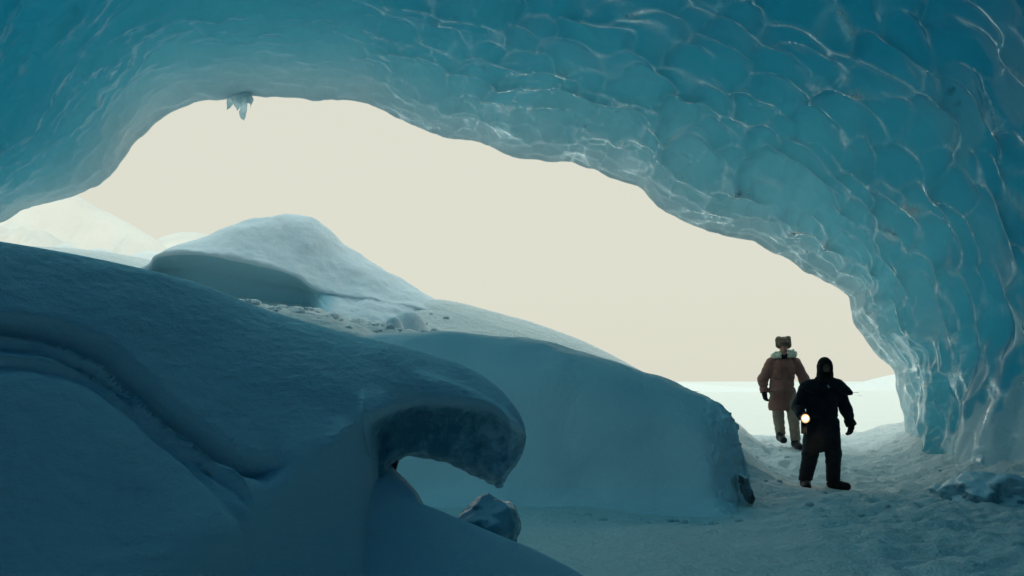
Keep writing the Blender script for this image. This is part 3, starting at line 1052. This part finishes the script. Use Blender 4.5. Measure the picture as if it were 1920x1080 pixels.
o = mesh_obj('ice_drop', V, Fc, clear_ice_mat('wet_ice', (0.35, 0.5, 0.55), (0.8, 0.85, 0.85), 20, 0.4, 0.6, 0.04))
o.location = p
o.parent = drift
p = at(1399, 912, 14.2)
V, Fc = blob_mesh(4, 405, 0.45, 2.0, 1.0)
o = mesh_obj('dark_rock', V * np.array([0.06, 0.13, 0.17]), Fc, M_ROCK)
o.location = (p[0] - 0.0, p[1], p[2] - 0.03)
o.rotation_euler = (0, R(-20), 0)
tag(o, 'narrow dark rock sticking out at the foot of the broken end of the snow bank', 'rock')

# smooth snow rib curling out under the arch of the big drift
t = np.linspace(0, 1, 60)
ysr = np.linspace(8.25, 7.2, 60)
pys = pchip([0, .2, .45, .7, 1], [868, 878, 905, 950, 1180], t)
pxs = pchip([866, 885, 912, 945, 970, 1000, 1040, 1200], [742, 770, 790, 812, 880, 985, 1080, 1300], pys)
xr = np.array([at(a_, 0, y_)[0] for a_, y_ in zip(pxs, ysr)])
xl = np.array([at(690, 0, y_)[0] for y_ in ysr])
zt = np.array([at(0, b_, y_)[2] for b_, y_ in zip(pys, ysr)])
a = np.linspace(0, math.pi / 2, 34)
P = np.zeros((60, 40, 3))
P[:, :34, 0] = xl[:, None] + (xr - xl)[:, None] * np.sin(a)[None]
P[:, :34, 2] = zt[:, None] + 0.10 - (1 - np.cos(a))[None] * 0.22
P[:, 34:, 0] = xr[:, None] + 0.02 * np.arange(1, 7)[None]
P[:, 34:, 2] = zt[:, None] - 0.12 - 0.3 * np.arange(1, 7)[None]
P[..., 1] = ysr[:, None] - 0.05 * np.sin(np.linspace(0, 1, 40) * math.pi)[None]
P = P + 0.02 * fbm(P * 2.5, 3, 411)[..., None]
o = grid_obj('snow_rib', P, M_SNOW, drift)

# shard hanging from the roof over the mouth
c = at(447, 178, 18.75)
def shard_mat():
    m, n, out = new_mat('shard_ice')
    tr = node(n, 'ShaderNodeBsdfTranslucent')
    tr.inputs['Color'].default_value = (0.85, 0.93, 0.95, 1)
    df = node(n, 'ShaderNodeBsdfPrincipled')
    df.inputs['Base Color'].default_value = (0.70, 0.82, 0.85, 1)
    df.inputs['Roughness'].default_value = 0.25
    ms = node(n, 'ShaderNodeMixShader')
    r = ramp(n, noise_node(n, 7.0, 4).outputs[0], [(0.35, (0.05,) * 3 + (1,)), (0.65, (0.5,) * 3 + (1,))])
    n.links.new(r.outputs[0], ms.inputs[0])
    n.links.new(tr.outputs[0], ms.inputs[1])
    n.links.new(df.outputs[0], ms.inputs[2])
    n.links.new(ms.outputs[0], out.inputs['Surface'])
    return m


M_SHARD = shard_mat()
for i, (dx, dz, tx, tz, r) in enumerate([(0.02, 0.15, 0.12, -0.42, 0.22), (-0.04, 0.12, -0.17, -0.24, 0.17), (0.14, 0.14, 0.21, -0.20, 0.13), (0.0, 0.15, 0.0, -0.26, 0.2)]):
    o = grid_obj('ice_shard', shard(c + np.array([dx, 0, dz + 0.12]), c + np.array([tx, 0, tz]), r, 420 + i, 24, 20), M_SHARD, cave)

# lumps of snow scattered over the terrace below the mound
lump_me = []
for k in range(5):
    V, Fc = blob_mesh(3, 430 + k, 0.35, 1.5, 0.75)
    o = mesh_obj('snow_lump', V, Fc, M_LUMP)
    lump_me.append(o.data)
    bpy.data.objects.remove(o)
rs_ = random.Random(5)
big = [(526, 594, 18.4, 0.12, 0.07, 'dark sided flat snow lump right beside the crest of the big front drift'),
       (624, 597, 18.6, 0.09, 0.07, 'single round snow lump in the middle of the rubbled terrace'),
       (572, 577, 19.2, 0.07, 0.05, 'low snow lump just under the hollow of the rounded mound')]
for px, py, Y, sx, sz, lab in big:
    p = at(px, py, Y)
    o = bpy.data.objects.new('snow_lump', lump_me[rs_.randrange(5)])
    COL.objects.link(o)
    o.location = (p[0], Y, gz1(p[0], Y) + sz * 0.25)
    o.scale = (sx, sx, sz * 1.25)
    o.rotation_euler = (0, 0, rs_.uniform(0, 6))
    tag(o, lab, 'snow lump', 'snow lumps strewn over the terrace')
hump('snow_heap', 738, 595, 36, 30, 18.3, 'small pointed heap of snow on the terrace just above the long bank', 461, 'heaps of snow on the terrace')
hump('snow_heap', 765, 584, 60, 30, 18.8, 'broader flat heap of snow just behind the pointed heap', 462, 'heaps of snow on the terrace')
for k in range(150):
    x, y = rs_.gauss(-2.9, 1.0), rs_.uniform(17.2, 19.8)
    sz = 0.02 + 0.05 * rs_.random() ** 2.5
    o = bpy.data.objects.new('snow_lump', lump_me[rs_.randrange(5)])
    COL.objects.link(o)
    o.location = (x, y, gz1(x, y) + sz * 0.05)
    o.scale = (sz * rs_.uniform(1, 1.7), sz * 1.3, sz)
    o.rotation_euler = (0, 0, rs_.uniform(0, 6))
    tag(o, 'one of the little snow lumps strewn over the terrace below the rounded mound', 'snow lump', 'little snow lumps strewn over the terrace')
for k in range(46):
    x, y = rs_.uniform(2.9, 6.2), rs_.uniform(11.5, 21.0)
    if k % 3 == 0:
        x, y = rs_.uniform(0.5, 2.6), rs_.uniform(12.6, 13.6)
    sz = 0.014 + 0.024 * rs_.random() ** 2
    o = bpy.data.objects.new('snow_clod', lump_me[rs_.randrange(5)])
    COL.objects.link(o)
    o.location = (x, y, gz1(x, y) + sz * 0.1)
    o.scale = (sz * rs_.uniform(1, 1.9), sz * 1.4, sz)
    o.rotation_euler = (0, 0, rs_.uniform(0, 6))
    tag(o, 'one of the small kicked up clods of snow on the trodden cave floor', 'snow clod', 'clods of snow on the trodden floor')
for px, py, Y, w, lab in ((1601, 721, 190, 1.2, 'thin dark stone showing through the far snow right of the black suited walker'),
                          (1612, 734, 150, 0.5, 'smaller dark stone just below the long one on the far snow')):
    p = at(px, py, Y)
    V, Fc = blob_mesh(3, 450 + int(Y), 0.4)
    o = mesh_obj('far_stone', V * np.array([w * 0.6, w * 0.5, w * 0.06]), Fc, M_ROCK)
    o.location = (p[0], Y, gz1(p[0], Y) + 0.05)
    tag(o, lab, 'stone')


# ------------------------------------------------------------------ people
def cloth_mat(name, col, var=0.25, rough=0.85, scale=9.0, bump=0.4, fine=120.0):
    m, n, out = new_mat(name)
    b = node(n, 'ShaderNodeBsdfPrincipled')
    b.inputs['Roughness'].default_value = rough
    b.inputs['Specular IOR Level'].default_value = 0.2
    b.inputs['Sheen Weight'].default_value = 0.15
    t = noise_node(n, scale, 4)
    lo = tuple(c * (1 - var) for c in col) + (1,)
    hi = tuple(min(1, c * (1 + var)) for c in col) + (1,)
    r = ramp(n, t.outputs[0], [(0.3, lo), (0.7, hi)])
    n.links.new(r.outputs[0], b.inputs['Base Color'])
    bp = node(n, 'ShaderNodeBump')
    bp.inputs['Strength'].default_value = bump
    bp.inputs['Distance'].default_value = 0.006
    n.links.new(noise_node(n, fine, 3, 0.7).outputs[0], bp.inputs['Height'])
    n.links.new(bp.outputs[0], b.inputs['Normal'])
    n.links.new(b.outputs[0], out.inputs['Surface'])
    return m


def cone(P, a, b, ra, rb, sx=1.0, sy=1.0):
    """Tapered capsule, optionally squashed across x or y."""
    S = np.array([sx, sy, 1.0])
    Q = P / S
    a, b = np.asarray(a, float) / S, np.asarray(b, float) / S
    d = b - a
    t = np.clip(((Q - a) @ d) / (d @ d), 0, 1)
    return np.linalg.norm(Q - a - t[..., None] * d, axis=-1) - (ra + (rb - ra) * t)


def ell(P, c, r):
    r = np.asarray(r, float)
    q = (P - np.asarray(c, float)) / r
    k = np.linalg.norm(q, axis=-1)
    return (k - 1) * r.min()


def smin(a, b, k):
    h = np.clip(0.5 + 0.5 * (b - a) / k, 0, 1)
    return b + (a - b) * h - k * h * (1 - h)


def su(k, *fs):
    o = fs[0]
    for f in fs[1:]:
        o = smin(o, f, k)
    return o


def sdf_obj(name, fn, lo, hi, h, mat, parent):
    lo, hi = np.asarray(lo, float), np.asarray(hi, float)
    n = np.ceil((hi - lo) / h).astype(int) + 1
    G = np.stack(np.meshgrid(*[lo[q] + h * np.arange(n[q]) for q in range(3)], indexing='ij'), -1)
    V, Fc = surface_nets(fn(G), lo, h)
    return mesh_obj(name, V, Fc, mat, parent)


def hand_f(P, wrist, down, inward, curl=0.5, thumb_side=1, s=1.0):
    """A glove-sized hand: palm, four unequal bent fingers and a thumb leaving the side of the palm."""
    wrist = np.asarray(wrist, float)
    d = np.asarray(down, float)
    d /= np.linalg.norm(d)
    f = np.asarray(inward, float)
    f = f - d * (f @ d)
    f /= np.linalg.norm(f)                        # the way the fingers curl
    w = np.cross(d, f) * thumb_side               # across the knuckles, towards the thumb
    o = su(0.02, cone(P, wrist - d * 0.03, wrist + d * 0.02, 0.034 * s, 0.036 * s),
           cone(P, wrist + d * 0.03 + w * 0.016, wrist + d * 0.085 + w * 0.022, 0.024 * s, 0.022 * s),
           cone(P, wrist + d * 0.03 - w * 0.016, wrist + d * 0.080 - w * 0.022, 0.024 * s, 0.021 * s))
    for q, (wx, ln) in enumerate(((0.032, 0.070), (0.011, 0.080), (-0.011, 0.075), (-0.032, 0.058))):
        p0 = wrist + d * 0.085 + w * wx
        c1, c2 = curl, curl * 2.0
        p1 = p0 + (d * math.cos(c1) + f * math.sin(c1)) * ln * 0.5
        p2 = p1 + (d * math.cos(c2) + f * math.sin(c2)) * ln * 0.5
        o = smin(o, su(0.006, cone(P, p0, p1, 0.0125 * s, 0.0115 * s), cone(P, p1, p2, 0.0115 * s, 0.0095 * s)), 0.006)
    t0 = wrist + d * 0.025 + w * 0.030
    t1 = t0 + (d * 0.6 + w * 0.55 + f * 0.35) * 0.042
    t2 = t1 + (d * 0.85 + w * 0.05 + f * 0.5) * 0.034
    return smin(o, su(0.006, cone(P, t0, t1, 0.016 * s, 0.0135 * s), cone(P, t1, t2, 0.0135 * s, 0.011 * s)), 0.010)


def head_f(P, c, s=1.0):
    """Head with brow, nose, lips, chin, ears; looks along -y."""
    c = np.asarray(c, float)
    Q = (P - c) / s
    o = su(0.04, ell(Q, (0, 0.012, 0.035), (0.076, 0.095, 0.088)), ell(Q, (0, -0.018, -0.045), (0.058, 0.074, 0.075)), ell(Q, (0, -0.055, -0.098), (0.032, 0.030, 0.024)))
    o = smin(o, cone(Q, (-0.035, -0.078, 0.022), (0.035, -0.078, 0.022), 0.012, 0.012), 0.012)
    o = smin(o, cone(Q, (0, -0.088, 0.012), (0, -0.106, -0.030), 0.009, 0.015), 0.010)
    for q in (-1, 1):
        o = np.maximum(o, -(ell(Q, (q * 0.032, -0.098, 0.002), (0.017, 0.020, 0.011))))
        o = smin(o, ell(Q, (q * 0.032, -0.076, 0.001), (0.013, 0.013, 0.010)), 0.003)
        o = smin(o, ell(Q, (q * 0.080, 0.008, -0.005), (0.010, 0.020, 0.032)), 0.006)
    o = smin(o, cone(Q, (-0.020, -0.086, -0.055), (0.020, -0.086, -0.055), 0.009, 0.009), 0.006)
    o = smin(o, cone(Q, (-0.018, -0.083, -0.070), (0.018, -0.083, -0.070), 0.009, 0.009), 0.006)
    return o * s


def body_f(J):
    def fn(P):
        o = su(0.06, cone(P, J['pelvis'], J['chest'], 0.145, 0.155, 1.15, 0.8), cone(P, J['chest'], J['neck'], 0.13, 0.06))
        o = smin(o, cone(P, J['neck'], np.asarray(J['head']) + np.array((0, 0.02, -0.06)), 0.058, 0.055), 0.03)
        o = smin(o, head_f(P, J['head'], 0.98), 0.015)
        for q in ('l', 'r'):
            o = smin(o, cone(P, J['shoulder_' + q], J['elbow_' + q], 0.060, 0.044), 0.05)
            o = smin(o, cone(P, J['elbow_' + q], J['wrist_' + q], 0.043, 0.029), 0.03)
            o = smin(o, hand_f(P, J['wrist_' + q], *J['hand_' + q], s=0.85), 0.01)
            o = smin(o, cone(P, J['hip_' + q], J['knee_' + q], 0.092, 0.062), 0.05)
            o = smin(o, cone(P, J['knee_' + q], J['ankle_' + q], 0.060, 0.040), 0.03)
            o = smin(o, cone(P, J['ankle_' + q], J['toe_' + q], 0.040, 0.030), 0.03)
        return o
    return fn


def boots_f(J, q):
    def fn(P):
        a, t, k = (np.asarray(J[z + q], float) for z in ('ankle_', 'toe_', 'knee_'))
        up = a + (k - a) * 0.45
        heel = a - (t - a) * np.array([0.22, 0.22, 0]) + np.array([0, 0, -0.03])
        o = su(0.04, cone(P, a, up, 0.066, 0.074), cone(P, heel, t, 0.056, 0.050), cone(P, a + np.array([0, 0, -0.01]), t, 0.062, 0.048))
        return np.maximum(o, (min(a[2] - 0.09, t[2] - 0.05)) - P[..., 2])
    return fn


def folds(P, amp, f, seed, st=(1, 1, 1)):
    n = fbm(P * f * np.asarray(st), 3, seed)
    return amp * (1 - 2 * np.abs(n)) * 0.6 + amp * 0.5 * fbm(P * f * 2.2, 2, seed + 5)


# --- walker in front, black suit
J1 = dict(pelvis=(-.02, 0, .97), chest=(0, .01, 1.38), neck=(.03, 0, 1.55), head=(.038, -.045, 1.70),
          shoulder_l=(-.215, .01, 1.45), elbow_l=(-.335, .02, 1.17), wrist_l=(-.335, -.19, 1.035),
          shoulder_r=(.225, .01, 1.44), elbow_r=(.335, .05, 1.13), wrist_r=(.385, -.04, .90),
          hip_l=(-.12, 0, .93), knee_l=(-.19, -.05, .50), ankle_l=(-.245, .05, .10), toe_l=(-.265, -.13, .05),
          hip_r=(.10, 0, .93), knee_r=(.125, -.05, .51), ankle_r=(.12, -.03, .10), toe_r=(.27, -.15, .05),
          hand_l=((0.15, -1, -.15), (0.0, 0.0, -1), 1.0, -1), hand_r=((-.30, -.15, -1), (-.8, -.5, 0), 0.42, -1))
P1 = at(1545, 907, 16.7)
g1z = gz1(P1[0], 16.7)
walker = empty('person', (P1[0], 16.7, g1z - 0.02))
walker.scale = (1.0, 0.965, 0.965)
tag(walker, 'person in a black hooded snow suit with a shoulder cape, walking with a lit lamp', 'person', 'two walkers coming into the cave')
M_SKIN1 = cloth_mat('dark_skin', (0.34, 0.16, 0.10), 0.2, 0.5, 30, 0.1)
M_BLACK = cloth_mat('black_suit', (0.013, 0.018, 0.027), 0.3, 0.75)
M_BLACK2 = cloth_mat('black_cape', (0.014, 0.019, 0.027), 0.3, 0.7)
M_BOOT = cloth_mat('black_boot', (0.012, 0.013, 0.016), 0.3, 0.5)
M_HOOD = cloth_mat('dark_hood', (0.018, 0.014, 0.016), 0.3, 0.85)
M_GLOVE = cloth_mat('dark_glove', (0.012, 0.013, 0.017), 0.3, 0.6)
M_BEARD = cloth_mat('dark_beard', (0.012, 0.009, 0.008), 0.3, 0.9, 60, 0.8)
sdf_obj('body', body_f(J1), (-.5, -.40, -.02), (.55, .32, 1.88), 0.011, M_SKIN1, walker)


def suit1(P):
    o = su(0.08, cone(P, (-.02, 0, .92), (0, .01, 1.36), .235, .205, 1.0, .72), cone(P, (0, .01, 1.36), (.03, .01, 1.52), .18, .085, 1.15, .8))
    o = smin(o, cone(P, (-.03, .0, .66), (-.02, 0, .95), .262, .225, 1.0, .70), 0.05)
    for q, r in (('l', (.098, .088, .074)), ('r', (.098, .090, .080))):
        o = smin(o, cone(P, J1['shoulder_' + q], J1['elbow_' + q], r[0], r[1]), 0.06)
        o = smin(o, cone(P, J1['elbow_' + q], J1['wrist_' + q], r[1], r[2]), 0.04)
        d = np.asarray(J1['wrist_' + q], float) - np.asarray(J1['elbow_' + q])
        d /= np.linalg.norm(d)
        o = np.where((P - np.asarray(J1['elbow_' + q])) @ d > 0.02, np.maximum(o, np.where(np.linalg.norm(P - np.asarray(J1['wrist_' + q]), axis=-1) < 0.16, (P - np.asarray(J1['wrist_' + q])) @ d, -1)), o)
    hem = 0.535 + 0.025 * np.sin(P[..., 0] * 9)
    o = np.maximum(o, hem - P[..., 2])
    # belt line drawn in at the waist
    o = o + 0.016 * np.exp(-((P[..., 2] - 1.0) / 0.03) ** 2)
    return o + folds(P, 0.012, 6.0, 501, (1, 1, 1.6))


def trousers1(P):
    o = np.minimum(1, cone(P, (-.02, 0, .95), (-.02, 0, .90), .17, .17, 1.1, .8))
    for q in ('l', 'r'):
        o = smin(o, cone(P, J1['hip_' + q], J1['knee_' + q], .135, .112), 0.04)
        e = np.asarray(J1['ankle_' + q]) + np.array([0, 0, .03])
        o = smin(o, cone(P, J1['knee_' + q], e, .112, .100), 0.04)
    o = np.maximum(o, 0.115 - P[..., 2])
    return o + folds(P, 0.011, 7.0, 511, (1, 1, 2.2))


sdf_obj('suit_coat', suit1, (-.55, -.42, .48), (.60, .40, 1.66), 0.011, M_BLACK, walker)
sdf_obj('trousers', trousers1, (-.50, -.34, .06), (.42, .32, 1.16), 0.011, M_BLACK, walker)
for q in ('l', 'r'):
    t = np.asarray(J1['ankle_' + q])
    sdf_obj('boot', boots_f(J1, q), (t[0] - .30, -.36, -.02), (t[0] + .36, .30, .50), 0.010, M_BOOT, walker)


def cape1(P):
    """Short cape lying over the shoulders, lifted to a corner on one side."""
    out = su(0.07, cone(P, (.0, .01, 1.40), (.03, .0, 1.55), .235, .10, 1.12, .78), cone(P, (-.18, .01, 1.45), (-.24, .0, 1.38), .098, .092), cone(P, (.20, .01, 1.45), (.27, -.0, 1.38), .108, .100),
             cone(P, (.27, -.02, 1.41), (.375, -.04, 1.365), .05, .022))
    edge = 1.405 + 0.10 * np.abs(P[..., 0] + .05) * -1 + 0.04 * np.sin(P[..., 0] * 14)
    o = np.maximum(out - 0.015, edge - P[..., 2])
    o = np.maximum(o, P[..., 2] - 1.60)
    return o + folds(P, 0.007, 8.0, 521)


sdf_obj('cape', cape1, (-.50, -.30, 1.22), (.50, .32, 1.66), 0.010, M_BLACK2, walker)


def hood1(P):
    c = np.asarray(J1['head'], float)
    o = su(0.05, ell(P, c + (0, .02, .025), (.112, .130, .150)), ell(P, c + (0, .03, -.10), (.115, .125, .10)), ell(P, c + (-.005, .03, .105), (.055, .06, .050)))
    face = ell(P, c + (0, -.135, .0), (.074, .095, .108))
    o = np.maximum(o, -face)
    return o + folds(P, 0.004, 16.0, 531)


def collar1(P):
    a, b = np.asarray((.025, -.01, 1.50)), np.asarray((.033, -.02, 1.60))
    return np.maximum(cone(P, a, b, .115, .105), P[..., 2] - 1.61) + folds(P, 0.006, 14, 535)


def beard1(P):
    c = np.asarray(J1['head'], float)
    o = su(0.02, ell(P, c + (0, -.055, -.085), (.055, .050, .050)), cone(P, c + (-.05, -.03, -.04), c + (-.03, -.06, -.09), .018, .024), cone(P, c + (.05, -.03, -.04), c + (.03, -.06, -.09), .018, .024),
           cone(P, c + (-.024, -.088, -.047), c + (.024, -.088, -.047), .011, .011))
    return o + 0.004 * fbm(P * 60, 2, 541)


sdf_obj('hood', hood1, (-.14, -.24, 1.52), (.22, .18, 1.92), 0.008, M_HOOD, walker)
sdf_obj('collar', collar1, (-.14, -.20, 1.36), (.20, .16, 1.66), 0.010, M_BLACK, walker)
sdf_obj('beard', beard1, (-.06, -.20, 1.53), (.14, .02, 1.70), 0.006, M_BEARD, walker)
for q in ('l', 'r'):
    w_ = np.asarray(J1['wrist_' + q], float)
    sdf_obj('glove', lambda P, q=q, w_=w_: hand_f(P, w_, *J1['hand_' + q], s=1.18), w_ - .22, w_ + .22, 0.0055, M_GLOVE, walker)
zp = sdf_obj('zip_pull', lambda P: cone(P, (.035, -.185, 1.47), (.045, -.20, 1.44), .010, .008), (0, -.24, 1.40), (.08, -.15, 1.50), 0.004, cloth_mat('pale_metal', (0.4, 0.45, 0.45)), walker)

# --- walker behind, tan parka and fur hat
J2 = dict(pelvis=(-.02, 0, 1.00), chest=(.01, .01, 1.38), neck=(.0, 0, 1.54), head=(.0, -.05, 1.685),
          shoulder_l=(-.20, .01, 1.43), elbow_l=(-.335, .04, 1.15), wrist_l=(-.325, -.03, .93),
          shoulder_r=(.215, .01, 1.43), elbow_r=(.345, .02, 1.16), wrist_r=(.36, -.06, .94),
          hip_l=(-.11, 0, .95), knee_l=(-.10, -.03, .56), ankle_l=(-.045, .08, .22), toe_l=(-.035, -.10, .16),
          hip_r=(.09, 0, .95), knee_r=(.135, -.09, .53), ankle_r=(.175, -.04, .12), toe_r=(.20, -.22, .055),
          hand_l=((.15, -.15, -1), (.6, -.8, 0), 0.5, 1), hand_r=((0, -.1, -1), (-.7, -.7, 0), 0.5, -1))
P2 = at(1471, 841, 20.0)
g2z = gz1(P2[0], 20.0)
rear = empty('person', (P2[0], 20.0, P2[2] - 0.02))
tag(rear, 'person in a tan parka with pale fur collar and a fur hat, walking behind', 'person', 'two walkers coming into the cave')
M_SKIN2 = cloth_mat('ruddy_skin', (0.50, 0.24, 0.18), 0.15, 0.5, 30, 0.1)
M_PARKA = cloth_mat('tan_parka', (0.30, 0.140, 0.110), 0.18, 0.85)
M_PARKA2 = cloth_mat('tan_parka_flap', (0.26, 0.120, 0.095), 0.18, 0.85)
M_FURL = cloth_mat('pale_fur', (0.80, 0.73, 0.55), 0.3, 0.95, 40, 1.0, 160)
M_FURD = cloth_mat('brown_fur', (0.17, 0.12, 0.085), 0.45, 0.95, 40, 1.0, 160)
M_KHAKI = cloth_mat('khaki_trousers', (0.32, 0.235, 0.175), 0.2)
sdf_obj('body', body_f(J2), (-.52, -.40, 0), (.55, .32, 1.86), 0.011, M_SKIN2, rear)


def parka2(P):
    o = su(0.07, cone(P, (-.03, 0, .98), (0, .01, 1.36), .205, .195, 1.0, .75), cone(P, (0, .01, 1.36), (0, .01, 1.51), .17, .085, 1.15, .8))
    o = smin(o, cone(P, (-.045, 0, .72), (-.03, 0, 1.0), .215, .200, 1.0, .76), 0.05)
    for q in ('l', 'r'):
        o = smin(o, cone(P, J2['shoulder_' + q], J2['elbow_' + q], .092, .088), 0.05)
        o = smin(o, cone(P, J2['elbow_' + q], J2['wrist_' + q], .088, .072), 0.04)
        d = np.asarray(J2['wrist_' + q], float) - np.asarray(J2['elbow_' + q])
        d /= np.linalg.norm(d)
        nr = np.linalg.norm(P - np.asarray(J2['wrist_' + q]), axis=-1) < 0.15
        o = np.where(nr, np.maximum(o, (P - np.asarray(J2['wrist_' + q])) @ d), o)
    o = np.maximum(o, 0.64 - P[..., 2])
    o = o + 0.010 * np.exp(-((P[..., 2] - 1.03) / 0.022) ** 2)
    return o + folds(P, 0.012, 6.5, 601, (1, 1, 1.7))


def trousers2(P):
    o = np.minimum(1, cone(P, (-.02, 0, .96), (-.02, 0, .90), .16, .16, 1.1, .8))
    for q in ('l', 'r'):
        o = smin(o, cone(P, J2['hip_' + q], J2['knee_' + q], .118, .095), 0.03)
        o = smin(o, cone(P, J2['knee_' + q], np.asarray(J2['ankle_' + q]) + np.array([0, 0, .05]), .095, .085), 0.03)
    cut = np.where(P[..., 0] < .05, 0.245, 0.15)
    return np.maximum(o, cut - P[..., 2]) + folds(P, 0.011, 7.0, 611, (1, 1, 2.0))


sdf_obj('parka', parka2, (-.55, -.36, .60), (.56, .36, 1.66), 0.011, M_PARKA, rear)
sdf_obj('trousers', trousers2, (-.42, -.36, .10), (.42, .34, 1.16), 0.011, M_KHAKI, rear)
for q in ('l', 'r'):
    t = np.asarray(J2['ankle_' + q])
    sdf_obj('boot', boots_f(J2, q), (t[0] - .26, -.42, -.02), (t[0] + .26, .34, .52), 0.010, M_BOOT, rear)
    w_ = np.asarray(J2['wrist_' + q], float)
    sdf_obj('glove', lambda P, q=q, w_=w_: hand_f(P, w_, *J2['hand_' + q], s=1.18), w_ - .22, w_ + .22, 0.0055, M_GLOVE, rear)
sdf_obj('placket', lambda P: np.maximum(np.abs(parka2(P) - 0.004) - 0.007, np.maximum(np.abs(P[..., 0] - .005 - .02 * (P[..., 2] - 1)) - 0.040, np.maximum(P[..., 1], np.maximum(0.66 - P[..., 2], P[..., 2] - 1.50)))),
        (-.08, -.26, .62), (.10, .02, 1.54), 0.006, M_PARKA2, rear)
for cx, cz in ((-.135, .90), (.095, .90), (-.115, 1.24), (.115, 1.24)):
    sdf_obj('pocket', lambda P, cx=cx, cz=cz: np.maximum(np.abs(parka2(P) - 0.006) - 0.010, np.maximum(np.abs(P[..., 0] - cx) - 0.062, np.maximum(P[..., 1] + .02, np.abs(P[..., 2] - cz) - 0.075))),
            (cx - .09, -.28, cz - .11), (cx + .09, .0, cz + .11), 0.006, M_PARKA2, rear)


def fur(P, a, f, seed):
    return a * fbm(P * f, 3, seed)


def collar2(P):
    c = np.asarray((0.02, .03, 1.545))
    Q = P - c
    rr = np.hypot(Q[..., 0] / 1.28, Q[..., 1] + .0)
    tor = np.hypot(rr - .125, (Q[..., 2] + .25 * Q[..., 1] - .10 * Q[..., 0]) / 1.15) - .050
    gap = np.maximum(np.abs(P[..., 0] - 0.0) - .055, P[..., 1] + .03)
    return np.maximum(tor, -gap) + fur(P, .022, 26, 621)


def hat2(P):
    c = np.asarray(J2['head'], float)
    o = su(0.03, ell(P, c + (0, .005, .085), (.105, .118, .085)), cone(P, c + (-.055, -.085, .062), c + (.055, -.085, .062), .040, .040))
    o = smin(o, cone(P, c + (-.085, .0, .02), c + (-.075, .0, .130), .044, .052), 0.03)
    o = smin(o, cone(P, c + (.085, .0, .02), c + (.075, .0, .130), .044, .052), 0.03)
    o = np.maximum(o, -ell(P, c + (0, -.02, -.03), (.078, .105, .075)))
    return o + fur(P, .016, 34, 631)


def scarf2(P):
    return np.maximum(cone(P, (0, -.02, 1.50), (0, -.02, 1.575), .088, .078), P[..., 2] - 1.585) + folds(P, .006, 18, 641)


sdf_obj('fur_collar', collar2, (-.26, -.24, 1.40), (.30, .28, 1.70), 0.008, M_FURL, rear)
sdf_obj('fur_hat', hat2, (-.18, -.24, 1.62), (.18, .18, 1.94), 0.008, M_FURD, rear)
sdf_obj('scarf', scarf2, (-.14, -.16, 1.38), (.14, .12, 1.64), 0.008, M_BLACK2, rear)

# --- lamp in the hand of the front walker
lw = np.array([P1[0], 16.7, g1z - 0.02]) + np.asarray(J1['wrist_l']) * 0.965 + np.array([-.01, -.115, -.02])
lamp = empty('hand_lamp', tuple(lw))
tag(lamp, 'lit hand lamp with a warm glowing lens held by the black suited walker', 'lamp')


def lathe(name, prof, axis_y, mat, parent, n=28):
    a = np.linspace(0, 2 * math.pi, n)
    P = np.zeros((len(prof), n, 3))
    for i, (r, d) in enumerate(prof):
        if axis_y:
            P[i] = np.stack([r * np.cos(a), np.full(n, d), r * np.sin(a)], 1)
        else:
            P[i] = np.stack([r * np.cos(a), r * np.sin(a), np.full(n, d)], 1)
    return grid_obj(name, P, mat, parent)


M_LBODY = cloth_mat('lamp_body', (0.02, 0.02, 0.022), 0.2, 0.45)
m, n, out = new_mat('lit_lens')
em = node(n, 'ShaderNodeEmission')
em.inputs['Color'].default_value = (1.0, 0.66, 0.34, 1)
em.inputs['Strength'].default_value = 2.0
n.links.new(em.outputs[0], out.inputs['Surface'])
lathe('housing', [(0.001, 0.05), (0.03, 0.05), (0.036, 0.03), (0.04, -0.02), (0.062, -0.075), (0.066, -0.085), (0.066, -0.10), (0.060, -0.10), (0.058, -0.088)], True, M_LBODY, lamp)
m2_, n2_, out2_ = new_mat('halo_glow')
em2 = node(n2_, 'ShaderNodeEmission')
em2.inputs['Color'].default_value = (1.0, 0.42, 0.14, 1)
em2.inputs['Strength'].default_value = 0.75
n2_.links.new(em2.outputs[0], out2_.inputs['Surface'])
lathe('halo_ring', [(0.060, -0.088), (0.052, -0.094), (0.044, -0.096)], True, m2_, lamp)  # emissive ring painting the warm halo around the lens
lathe('lens', [(0.046, -0.096), (0.036, -0.102), (0.02, -0.106), (0.001, -0.107)], True, m, lamp)
lathe('battery_box', [(0.001, -0.21), (0.036, -0.21), (0.040, -0.20), (0.040, -0.06), (0.034, -0.045), (0.001, -0.04)], False, M_LBODY, lamp)
ha = np.linspace(0.15 * math.pi, 0.85 * math.pi, 20)
hp = np.stack([0 * ha, 0.01 + 0.075 * np.cos(ha), 0.0 + 0.07 * np.sin(ha)], 1)
b_ = np.linspace(0, 2 * math.pi, 9)
P = hp[:, None, :] + 0.010 * (np.cos(b_)[None, :, None] * np.array([1.0, 0, 0]) + np.sin(b_)[None, :, None] * np.stack([0 * ha, np.cos(ha), np.sin(ha)], 1)[:, None, :])
grid_obj('handle', P, M_LBODY, lamp)
pl = bpy.data.lights.new('lamp_light', 'SPOT')
pl.energy = 6.0
pl.color = (1.0, 0.72, 0.42)
pl.spot_size = R(110)
pl.spot_blend = 1.0
pl.shadow_soft_size = 0.04
plo = bpy.data.objects.new('lamp_light', pl)
COL.objects.link(plo)
plo.parent = lamp
plo.location = (0, -0.13, 0)
plo.rotation_euler = (R(58), 0, 0)
